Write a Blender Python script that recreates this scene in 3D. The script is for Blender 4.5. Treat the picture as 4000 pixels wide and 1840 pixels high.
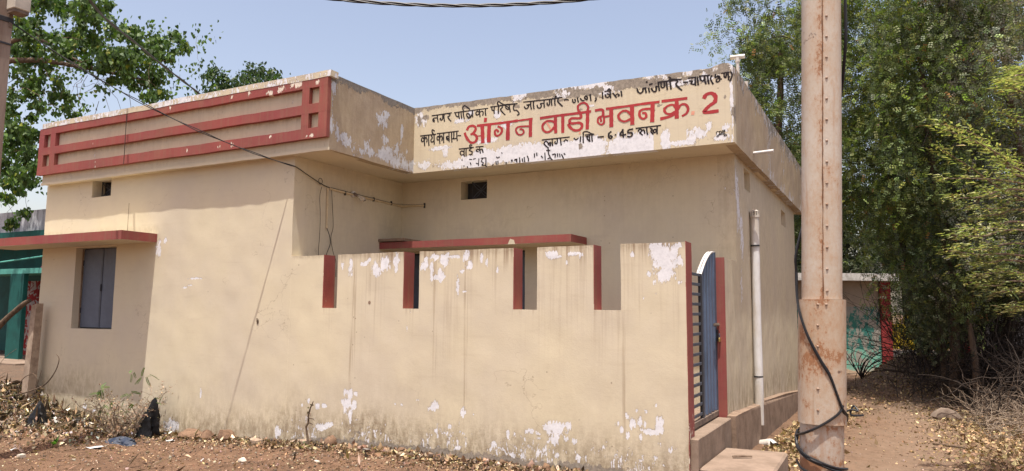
import bpy, math, random
import numpy as np
from mathutils import Vector, Matrix

random.seed(7)
RNG = np.random.default_rng(7)
scene = bpy.context.scene
for o in list(bpy.data.objects):
    bpy.data.objects.remove(o, do_unlink=True)
COL = scene.collection

# ------------------------------------------------------------------ camera
YAW, PITCH, ROLL = .4859, .1013, .0076
cam_d = bpy.data.cameras.new('camera')
cam_d.sensor_width = 36.0
cam_d.lens = 2839.8155 / 4000 * 36
cam_d.clip_start = .05
cam_d.clip_end = 3000
cam = bpy.data.objects.new('camera', cam_d)
COL.objects.link(cam)
_f = Vector((-math.sin(YAW) * math.cos(PITCH), math.cos(YAW) * math.cos(PITCH), math.sin(PITCH)))
_r = Vector((math.cos(YAW), math.sin(YAW), 0))
_u = _r.cross(_f)
_r2 = math.cos(ROLL) * _r + math.sin(ROLL) * _u
_u2 = -math.sin(ROLL) * _r + math.cos(ROLL) * _u
M = Matrix((_r2, _u2, -_f)).transposed().to_4x4()
M.translation = Vector((0, -6.5, 1.7))
cam.matrix_world = M
scene.camera = cam

# ------------------------------------------------------------------ daylight
SUN_DIR = Vector((.26, -1.0, 4.15)).normalized()      # towards the sun
elev = math.asin(SUN_DIR.z)
azim = math.atan2(SUN_DIR.x, SUN_DIR.y)
world = bpy.data.worlds.new('World')
scene.world = world
world.use_nodes = True
wn = world.node_tree
bg = wn.nodes['Background']
sky = wn.nodes.new('ShaderNodeTexSky')
sky.sky_type = 'NISHITA'
sky.sun_disc = False
sky.sun_elevation = elev
sky.sun_rotation = azim
sky.air_density = 1.0
sky.dust_density = 3.0
sky.ozone_density = 1.5
tint = wn.nodes.new('ShaderNodeMix'); tint.data_type = 'RGBA'; tint.blend_type = 'MULTIPLY'   # pale hazy summer sky, same over the whole dome
tint.inputs[0].default_value = 1; tint.inputs[7].default_value = (1.26, 1.04, .90, 1)
wn.links.new(sky.outputs['Color'], tint.inputs[6]); wn.links.new(tint.outputs[2], bg.inputs['Color'])
bg.inputs['Strength'].default_value = .15
sun_d = bpy.data.lights.new('sun', 'SUN')
sun_d.energy = 4.2
sun_d.angle = math.radians(.5)
sun_d.color = (1.0, .95, .87)
sun = bpy.data.objects.new('sun', sun_d)
COL.objects.link(sun)
sun.rotation_euler = SUN_DIR.to_track_quat('Z', 'Y').to_euler()
scene.view_settings.view_transform = 'Standard'
scene.view_settings.look = 'None'
scene.view_settings.gamma = 1
scene.view_settings.use_curve_mapping = False
scene.view_settings.exposure = .7

# ------------------------------------------------------------------ helpers
def tag(o, label=None, cat=None, group=None, kind=None):
    if label: o['label'] = label
    if cat: o['category'] = cat
    if group: o['group'] = group
    if kind: o['kind'] = kind
    return o

def empty(name, loc, label=None, cat=None, group=None):
    o = bpy.data.objects.new(name, None)
    o.empty_display_size = .2
    o.location = loc
    COL.objects.link(o)
    return tag(o, label, cat, group)

def attach(o, parent):
    if parent is not None:
        o.parent = parent
        o.matrix_parent_inverse = Matrix.Translation(-parent_world(parent))

def parent_world(p):
    v = Vector(p.location) if p.type == 'EMPTY' else Vector((0, 0, 0))
    return v

class MB:
    """collects shapes (in world coordinates) and links them as one mesh object"""
    def __init__(s): s.v = []; s.f = []
    def add(s, vs, fs):
        b = len(s.v)
        s.v.extend([tuple(map(float, q)) for q in vs])
        s.f.extend([tuple(b + i for i in q) for q in fs])
        return s
    def box(s, x0, x1, y0, y1, z0, z1, bev=0.0):
        x0, x1 = min(x0, x1), max(x0, x1); y0, y1 = min(y0, y1), max(y0, y1); z0, z1 = min(z0, z1), max(z0, z1)
        b = min(bev, (x1 - x0) * .4, (y1 - y0) * .4, (z1 - z0) * .4)
        if b <= 0:
            vs = [(x, y, z) for z in (z0, z1) for y in (y0, y1) for x in (x0, x1)]
            fs = [(0, 2, 3, 1), (4, 5, 7, 6), (0, 1, 5, 4), (2, 6, 7, 3), (0, 4, 6, 2), (1, 3, 7, 5)]
            return s.add(vs, fs)
        vs = []; idx = {}
        for ix, (xo, xi) in enumerate(((x0, x0 + b), (x1, x1 - b))):
            for iy, (yo, yi) in enumerate(((y0, y0 + b), (y1, y1 - b))):
                for iz, (zo, zi) in enumerate(((z0, z0 + b), (z1, z1 - b))):
                    idx[ix, iy, iz, 0] = len(vs); vs.append((xo, yi, zi))
                    idx[ix, iy, iz, 1] = len(vs); vs.append((xi, yo, zi))
                    idx[ix, iy, iz, 2] = len(vs); vs.append((xi, yi, zo))
        fs = []
        for k in (0, 1):
            fs.append([idx[k, 0, 0, 0], idx[k, 1, 0, 0], idx[k, 1, 1, 0], idx[k, 0, 1, 0]])
            fs.append([idx[0, k, 0, 1], idx[1, k, 0, 1], idx[1, k, 1, 1], idx[0, k, 1, 1]])
            fs.append([idx[0, 0, k, 2], idx[1, 0, k, 2], idx[1, 1, k, 2], idx[0, 1, k, 2]])
        for i in (0, 1):
            for j in (0, 1):
                fs.append([idx[i, j, 0, 0], idx[i, j, 1, 0], idx[i, j, 1, 1], idx[i, j, 0, 1]])
                fs.append([idx[i, 0, j, 0], idx[i, 1, j, 0], idx[i, 1, j, 2], idx[i, 0, j, 2]])
                fs.append([idx[0, i, j, 1], idx[1, i, j, 1], idx[1, i, j, 2], idx[0, i, j, 2]])
                for k in (0, 1):
                    fs.append([idx[i, j, k, 0], idx[i, j, k, 1], idx[i, j, k, 2]])
        return s.add(vs, fs)
    def tube(s, pts, rad, n=6, cap=True):
        pts = [Vector(p) for p in pts]
        m = len(pts)
        if not hasattr(rad, '__len__'): rad = [rad] * m
        vs = []; fs = []
        ref = None
        for i, p in enumerate(pts):
            d = (pts[min(i + 1, m - 1)] - pts[max(i - 1, 0)])
            d = d.normalized() if d.length > 1e-9 else Vector((0, 0, 1))
            if ref is None:
                ref = Vector((0, 0, 1)) if abs(d.z) < .9 else Vector((1, 0, 0))
            a = d.cross(ref)
            if a.length < 1e-6: a = d.orthogonal()
            a.normalize(); b = a.cross(d).normalized(); ref = b
            for k in range(n):
                t = 2 * math.pi * k / n
                vs.append(p + (a * math.cos(t) + b * math.sin(t)) * rad[i])
        for i in range(m - 1):
            for k in range(n):
                k2 = (k + 1) % n
                fs.append((i * n + k, i * n + k2, (i + 1) * n + k2, (i + 1) * n + k))
        if cap:
            fs.append(tuple(range(n))[::-1]); fs.append(tuple((m - 1) * n + k for k in range(n)))
        return s.add(vs, fs)
    def prism(s, poly, axis, a0, a1):
        """poly: 2D points in the two remaining axes (in xyz order) swept along axis"""
        n = len(poly); vs = []
        for a in (a0, a1):
            for p in poly:
                q = list(p); q.insert(axis, a); vs.append(q)
        fs = [tuple(range(n)), tuple(range(n, 2 * n))[::-1]]
        for i in range(n):
            j = (i + 1) % n; fs.append((i, i + n, j + n, j))
        return s.add(vs, fs)
    def build(s, name, mat, parent=None, smooth=False, wear=None, jitter=0.0):
        me = bpy.data.meshes.new(name)
        me.from_pydata(s.v, [], s.f)
        me.validate(verbose=False)
        if jitter:
            co = np.empty(len(me.vertices) * 3); me.vertices.foreach_get('co', co); co = co.reshape(-1, 3)
            co += jit(co) * jitter; me.vertices.foreach_set('co', co.ravel())
        me.update()
        if smooth:
            me.polygons.foreach_set('use_smooth', [True] * len(me.polygons))
            me.set_sharp_from_angle(angle=math.radians(50))
        if mat: me.materials.append(mat)
        if wear: set_wear(me, wear)
        # outward normals
        import bmesh
        bm = bmesh.new(); bm.from_mesh(me); bmesh.ops.recalc_face_normals(bm, faces=bm.faces); bm.to_mesh(me); bm.free()
        o = bpy.data.objects.new(name, me); COL.objects.link(o)
        attach(o, parent)
        return o

_w = RNG.normal(size=(24, 3)); _w *= (np.array([3, 3, 3, 6, 6, 6, 11, 11, 11, 20, 20, 20] * 2) / np.linalg.norm(_w, axis=1))[:, None]
_p = RNG.uniform(0, 6.28, (24, 3))
def jit(co):
    out = np.zeros_like(co)
    for k in range(24):
        a = co @ _w[k]
        out += np.sin(a[:, None] + _p[k][None]) * (.5 if k % 12 < 6 else .3)
    return out * .35

def gnoise(x, y, s, seed=0):
    """cheap smooth 2D value noise, numpy"""
    x = np.asarray(x, float) * s + 57.3 + seed * 13.7; y = np.asarray(y, float) * s + 91.1 + seed * 7.3
    xi = np.floor(x).astype(int); yi = np.floor(y).astype(int); fx = x - xi; fy = y - yi
    fx = fx * fx * (3 - 2 * fx); fy = fy * fy * (3 - 2 * fy)
    def h(a, b):
        n = (a * 374761393 + b * 668265263 + seed * 1442695041) & 0xffffffff
        n = ((n ^ (n >> 13)) * 1274126177) & 0xffffffff
        return ((n ^ (n >> 16)) & 0xffff) / 65535.0
    return (h(xi, yi) * (1 - fx) + h(xi + 1, yi) * fx) * (1 - fy) + (h(xi, yi + 1) * (1 - fx) + h(xi + 1, yi + 1) * fx) * fy

def set_wear(me, fn):
    n = len(me.vertices)
    co = np.empty(n * 3); me.vertices.foreach_get('co', co); co = co.reshape(-1, 3)
    w = np.clip(fn(co), 0, 1)            # n x 4 : white peel, bare grey, grime, streak
    a = me.attributes.new('wear', 'FLOAT_COLOR', 'POINT')
    a.data.foreach_set('color', w.astype(np.float32).ravel())

def mesh_np(name, verts, faces_flat, nper, mat, parent=None, colors=None, cname='tint', kind=None, smooth=False):
    """fast mesh from numpy arrays; all faces have nper corners"""
    me = bpy.data.meshes.new(name)
    nv = len(verts); nf = len(faces_flat) // nper
    me.vertices.add(nv); me.vertices.foreach_set('co', np.asarray(verts, np.float32).ravel())
    me.loops.add(nf * nper); me.loops.foreach_set('vertex_index', np.asarray(faces_flat, np.int32))
    me.polygons.add(nf)
    me.polygons.foreach_set('loop_start', np.arange(0, nf * nper, nper, dtype=np.int32))
    me.polygons.foreach_set('loop_total', np.full(nf, nper, np.int32))
    if smooth: me.polygons.foreach_set('use_smooth', np.ones(nf, bool))
    me.update(calc_edges=True)
    if colors is not None:
        a = me.attributes.new(cname, 'FLOAT_COLOR', 'POINT')
        a.data.foreach_set('color', np.asarray(colors, np.float32).ravel())
    me.materials.append(mat)
    o = bpy.data.objects.new(name, me); COL.objects.link(o)
    attach(o, parent)
    if kind: o['kind'] = kind
    return o

# ------------------------------------------------------------------ node helpers
def new_mat(name):
    m = bpy.data.materials.new(name); m.use_nodes = True
    nt = m.node_tree; nt.nodes.clear()
    out = nt.nodes.new('ShaderNodeOutputMaterial')
    return m, nt, out

class G:
    def __init__(s, nt): s.nt = nt
    def n(s, t, **kw):
        x = s.nt.nodes.new(t)
        for k, v in kw.items(): setattr(x, k, v)
        return x
    def set(s, sock, v):
        if isinstance(v, bpy.types.NodeSocket): s.nt.links.new(v, sock)
        elif isinstance(v, (tuple, list)) and len(v) == 3 and sock.type == 'RGBA': sock.default_value = (*v, 1)
        else: sock.default_value = v
    def math(s, op, a, b=None, c=None, clamp=False):
        x = s.n('ShaderNodeMath', operation=op); x.use_clamp = clamp
        s.set(x.inputs[0], a)
        if b is not None: s.set(x.inputs[1], b)
        if c is not None: s.set(x.inputs[2], c)
        return x.outputs[0]
    def mix(s, f, a, b, mode='MIX'):
        x = s.n('ShaderNodeMix', data_type='RGBA', blend_type=mode)
        s.set(x.inputs[0], f); s.set(x.inputs[6], a); s.set(x.inputs[7], b)
        return x.outputs[2]
    def noise(s, vec, scale, detail=4, rough=.55, dist=0):
        x = s.n('ShaderNodeTexNoise')
        if vec is not None: s.set(x.inputs['Vector'], vec)
        x.inputs['Scale'].default_value = scale; x.inputs['Detail'].default_value = detail
        x.inputs['Roughness'].default_value = rough; x.inputs['Distortion'].default_value = dist
        return x.outputs['Fac']
    def ramp(s, v, lo, hi, a=0., b=1.):
        x = s.n('ShaderNodeMapRange'); x.interpolation_type = 'SMOOTHSTEP'
        s.set(x.inputs[0], v)
        x.inputs[1].default_value = lo; x.inputs[2].default_value = hi
        x.inputs[3].default_value = a; x.inputs[4].default_value = b
        return x.outputs[0]
    def pos(s):
        return s.n('ShaderNodeNewGeometry').outputs['Position']
    def scale(s, vec, v):
        x = s.n('ShaderNodeVectorMath', operation='MULTIPLY')
        s.set(x.inputs[0], vec); x.inputs[1].default_value = v
        return x.outputs[0]
    def attr(s, name):
        return s.n('ShaderNodeAttribute', attribute_name=name)
    def bsdf(s, out, col, rough=.8, bump=None, bstr=.3, bdist=.01, metal=0, spec=.3, **kw):
        p = s.n('ShaderNodeBsdfPrincipled')
        s.set(p.inputs['Base Color'], col); s.set(p.inputs['Roughness'], rough)
        s.set(p.inputs['Metallic'], metal); p.inputs['Specular IOR Level'].default_value = spec
        for k, v in kw.items(): s.set(p.inputs[k], v)
        if bump is not None:
            b = s.n('ShaderNodeBump'); b.inputs['Strength'].default_value = bstr; b.inputs['Distance'].default_value = bdist
            s.set(b.inputs['Height'], bump); s.nt.links.new(b.outputs[0], p.inputs['Normal'])
        s.nt.links.new(p.outputs[0], out.inputs['Surface'])
        return p

def plaster(name, col, var=.10, white=(.72, .72, .74), grey=(.215, .185, .15), dirt=(.20, .145, .085), rough=.85, extra=None):
    m, nt, out = new_mat(name); g = G(nt); P = g.pos()
    w = g.attr('wear'); sep = g.n('ShaderNodeSeparateColor'); nt.links.new(w.outputs['Color'], sep.inputs[0])
    n1 = g.noise(P, .9, 5, .6); n2 = g.noise(P, 6, 6, .65); n3 = g.noise(P, 60, 4, .7)
    c = g.mix(g.ramp(n1, .3, .7), tuple(x * (1 - var * k) for x, k in zip(col, (.5, .55, .3))), tuple(min(1, x * (1 + var * k)) for x, k in zip(col, (.45, .4, -.1))))
    c = g.mix(g.ramp(n2, .42, .78, 0, .24), c, tuple(x * y for x, y in zip(col, (.86, .82, .78))))
    # trowel marks : faint long horizontal smears
    tr = g.noise(g.scale(P, (1.2, 1.2, 9)), 1.6, 5, .6)
    c = g.mix(g.ramp(tr, .55, .72, 0, .22), c, tuple(x * y for x, y in zip(col, (.80, .76, .72))))
    # small specks and nicks
    v = g.n('ShaderNodeTexVoronoi'); v.inputs['Scale'].default_value = 9; nt.links.new(P, v.inputs['Vector'])
    sp = g.math('MULTIPLY', g.ramp(v.outputs['Distance'], .10, .05), g.ramp(g.noise(P, 2.3, 2), .56, .64))
    c = g.mix(g.math('MULTIPLY', sp, .6), c, (.16, .12, .09))
    # hairline cracks
    vc = g.n('ShaderNodeTexVoronoi', feature='DISTANCE_TO_EDGE'); vc.inputs['Scale'].default_value = 1.1
    dv = g.n('ShaderNodeVectorMath', operation='ADD'); nt.links.new(P, dv.inputs[0])
    nz = g.n('ShaderNodeTexNoise'); nz.inputs['Scale'].default_value = 3.5; nz.inputs['Detail'].default_value = 6; nt.links.new(P, nz.inputs['Vector']); nt.links.new(nz.outputs['Color'], dv.inputs[1])
    nt.links.new(dv.outputs[0], vc.inputs['Vector'])
    ck = g.math('MULTIPLY', g.ramp(vc.outputs['Distance'], .007, .001), g.ramp(g.noise(P, .8, 3), .56, .66))
    c = g.mix(g.math('MULTIPLY', ck, .45), c, (.20, .14, .09))
    # grime
    gf = g.math('MULTIPLY', sep.outputs['Blue'], g.ramp(g.noise(g.scale(P, (1, 1, .45)), 13, 9, .76), .36, .62, .12, 1.))
    c = g.mix(g.math('MULTIPLY', gf, .85), c, dirt)
    # run-down streaks
    st = g.noise(g.scale(P, (34, 34, .7)), 1, 3, .6)
    st2 = g.noise(g.scale(P, (9, 9, .5)), 1, 3, .6)
    sf = g.math('MULTIPLY', w.outputs['Alpha'], g.ramp(g.math('ADD', g.math('MULTIPLY', st, .6), g.math('MULTIPLY', st2, .4)), .47, .62))
    c = g.mix(g.math('MULTIPLY', sf, .75), c, (.24, .16, .10))
    # peeled paint : white primer, then bare grey plaster
    e = g.math('ADD', g.math('MULTIPLY', g.noise(g.scale(P, (1, 1, .5)), 16, 9, .68, .4), .62), g.math('MULTIPLY', g.noise(g.scale(P, (1, 1, .35)), 48, 5, .6), .38))
    gate = g.math('MULTIPLY', sep.outputs['Red'], 3.2, clamp=True)
    e = g.math('MULTIPLY', g.math('MULTIPLY', g.math('SUBTRACT', e, .5), 2.9), gate)
    pe = g.math('ADD', sep.outputs['Red'], e)
    pk = g.ramp(pe, .49, .53)
    c = g.mix(g.math('MULTIPLY', g.ramp(pe, .40, .48), .45), c, (.22, .16, .11))      # shadow line of the lifted paint edge, painted into the colour
    wc = g.mix(g.ramp(g.noise(P, 22, 5, .7), .4, .7), white, tuple(x * .84 for x in white))
    wc = g.mix(g.ramp(g.noise(P, 40, 6, .75), .60, .68, 0, .6), wc, (.42, .41, .40))
    c = g.mix(pk, c, wc)
    gate2 = g.math('MULTIPLY', sep.outputs['Green'], 3.0, clamp=True)
    e2 = g.math('MULTIPLY', g.math('MULTIPLY', g.math('SUBTRACT', g.noise(g.scale(P, (1, 1, .6)), 13, 9, .72, .5), .5), 2.4), gate2)
    gk = g.ramp(g.math('ADD', sep.outputs['Green'], e2), .48, .54)
    gc = g.mix(g.ramp(g.noise(P, 30, 6, .7), .35, .65), grey, tuple(x * 1.5 for x in grey))
    c = g.mix(gk, c, gc)
    h = g.math('ADD', g.math('MULTIPLY', n3, .25), g.math('MULTIPLY', n2, .8))
    h = g.math('SUBTRACT', h, g.math('MULTIPLY', pk, .7))
    h = g.math('SUBTRACT', h, g.math('MULTIPLY', gk, .9))
    h = g.math('ADD', h, g.math('MULTIPLY', g.math('MULTIPLY', sep.outputs['Blue'], g.noise(P, 28, 7, .75)), 2.2))
    g.bsdf(out, c, rough, h, .55, .006, spec=.2)
    return m

def simple(name, col, rough=.7, var=.15, scale=8, bump=.3, metal=0, spec=.3, col2=None, lo=.4, hi=.65, bdist=.004, stretch=(1, 1, 1)):
    m, nt, out = new_mat(name); g = G(nt); P = g.scale(g.pos(), stretch)
    n = g.noise(P, scale, 7, .65)
    c2 = col2 or tuple(x * (1 - var * 2) for x in col)
    c = g.mix(g.ramp(n, lo, hi), col, c2)
    c = g.mix(g.ramp(g.noise(P, scale * 6, 3), .3, .7, 0, .25), c, tuple(x * .7 for x in col))
    g.bsdf(out, c, rough, g.noise(P, scale * 5, 5, .7), bump, bdist, metal, spec)
    return m

def tinted(name, rough=.75, trans=0., spec=.2, bump=0):
    """colour from the per-piece 'tint' attribute (leaves, litter)"""
    m, nt, out = new_mat(name); g = G(nt)
    a = g.attr('tint').outputs['Color']
    p = g.bsdf(out, a, rough, spec=spec)
    if trans:
        t = g.n('ShaderNodeBsdfTranslucent')
        g.set(t.inputs['Color'], g.mix(1.0, a, (1.0, 1.25, .45), 'MULTIPLY'))
        mx = g.n('ShaderNodeMixShader'); mx.inputs[0].default_value = trans
        nt.links.new(p.outputs[0], mx.inputs[1]); nt.links.new(t.outputs[0], mx.inputs[2])
        nt.links.new(mx.outputs[0], out.inputs['Surface'])
    return m

CREAM = (.590, .522, .392)
M_cream = plaster('cream_plaster', CREAM)
M_red = plaster('red_oxide_paint', (.275, .070, .066), var=.22, white=(.75, .66, .55), rough=.7)
M_black = plaster('black_sign_paint', (.022, .018, .02), var=.1)
M_redink = plaster('red_sign_paint', (.36, .042, .050), var=.30, white=(.8, .45, .40))
M_pinkink = plaster('faded_red_sign_paint', (.66, .32, .24), var=.2)
M_weath = plaster('weathered_parapet_plaster', (.42, .345, .25), var=.16, white=(.55, .56, .58), grey=(.16, .145, .125))
M_cement = simple('bare_cement', (.27, .19, .135), .9, .12, 5, .5, col2=(.17, .115, .08), bdist=.01)
M_step = simple('dusty_cement', (.27, .20, .15), .92, .1, 3, .6, col2=(.19, .138, .10), bdist=.008)
M_greyiron = simple('blue_grey_iron_paint', (.07, .085, .115), .5, .1, 4, .2, spec=.4, col2=(.055, .06, .075))
M_bluesheet = simple('blue_sheet_paint', (.085, .125, .20), .42, .1, 3, .2, spec=.5, col2=(.06, .09, .14))
M_darkiron = simple('dark_iron', (.03, .03, .035), .55, .1, 12, .3, spec=.4)
M_shutter = simple('grey_shutter_paint', (.105, .125, .165), .5, .1, 3, .25, spec=.4, col2=(.085, .10, .135))
M_pvc = simple('white_pvc', (.66, .66, .66), .45, .1, 5, .15, spec=.45, col2=(.50, .45, .38), stretch=(1, 1, .3))
M_ivory = simple('ivory_conduit', (.62, .50, .32), .5, .1, 9, .1, spec=.4)
M_black_rubber = simple('black_cable', (.012, .012, .014), .5, .1, 20, .1, spec=.4)
M_bark = simple('bark', (.15, .105, .07), .95, .2, 14, .8, col2=(.07, .048, .034), bdist=.02, stretch=(1, 1, .35))
M_barkdark = simple('dark_bark', (.045, .034, .027), .95, .2, 14, .8, col2=(.022, .017, .014), bdist=.02, stretch=(1, 1, .35))
M_twig = simple('dry_twig', (.21, .15, .105), .9, .2, 20, .3, col2=(.11, .075, .055))
M_twigpale = simple('bleached_twig', (.27, .21, .155), .9, .2, 20, .3, col2=(.14, .105, .075))
M_leaf = tinted('leaf', .55, .32, .35)
M_litter = tinted('dry_litter', .85, .12)
M_plastic = tinted('thin_plastic', .4, .1, .4)
M_stone = simple('dusty_stone', (.38, .29, .21), .9, .15, 12, .8, col2=(.24, .17, .12), bdist=.01)
M_glass = None

# ------------------------------------------------------------------ grid walls
def grid_wall(mb, axis, a0, a1, z0, z1, t0, t1, holes=(), step=.06, fine=None):
    """vertical wall; axis 0 = runs along x (thickness t in y), axis 1 = runs along y (thickness t in x).
    holes: (a_lo, a_hi, z_lo, z_hi). Faces are gridded at 'step' so the wear attribute can follow them."""
    cuts_a = sorted({a0, a1, *[h[i] for h in holes for i in (0, 1) if a0 < h[i] < a1]})
    cuts_z = sorted({z0, z1, *[h[i] for h in holes for i in (2, 3) if z0 < h[i] < z1]})
    na, nz = len(cuts_a) - 1, len(cuts_z) - 1
    solid = [[not any(h[0] <= (cuts_a[i] + cuts_a[i + 1]) / 2 <= h[1] and h[2] <= (cuts_z[j] + cuts_z[j + 1]) / 2 <= h[3] for h in holes)
              for j in range(nz)] for i in range(na)]
    def pt(a, t, z): return (a, t, z) if axis == 0 else (t, a, z)
    def quad(p, u, v, nu, nv):
        p = np.array(p); u = np.array(u); v = np.array(v); vs = []
        for j in range(nv + 1):
            for i in range(nu + 1): vs.append(p + u * i / nu + v * j / nv)
        fs = [(j * (nu + 1) + i, j * (nu + 1) + i + 1, (j + 1) * (nu + 1) + i + 1, (j + 1) * (nu + 1) + i) for j in range(nv) for i in range(nu)]
        mb.add(vs, fs)
    def face(kind, A, B, Z, W, T, st):
        if kind == 't': p = pt(A, T, Z); u = np.subtract(pt(B, T, Z), p); v = np.subtract(pt(A, T, W), p); L, H = B - A, W - Z
        quad(p, u, v, max(1, round(L / st)), max(1, round(H / st)))
    front = t0 if axis == 0 else t1
    for i in range(na):
        for j in range(nz):
            if not solid[i][j]: continue
            A, B, Z, W = cuts_a[i], cuts_a[i + 1], cuts_z[j], cuts_z[j + 1]
            for T in (t0, t1):
                face('t', A, B, Z, W, T, step if T == front else .4)
            for (di, dj) in ((-1, 0), (1, 0), (0, -1), (0, 1)):
                ii, jj = i + di, j + dj
                if 0 <= ii < na and 0 <= jj < nz and solid[ii][jj]: continue
                if di:
                    a = B if di > 0 else A; p = pt(a, t0, Z); u = np.subtract(pt(a, t1, Z), p); v = np.subtract(pt(a, t0, W), p)
                    quad(p, u, v, max(1, round((t1 - t0) / .05)), max(1, round((W - Z) / max(step, .03))))
                else:
                    z = W if dj > 0 else Z; p = pt(A, t0, z); u = np.subtract(pt(B, t0, z), p); v = np.subtract(pt(A, t1, z), p)
                    quad(p, u, v, max(1, round((B - A) / max(step, .03))), max(1, round((t1 - t0) / .05)))
    return mb

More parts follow.
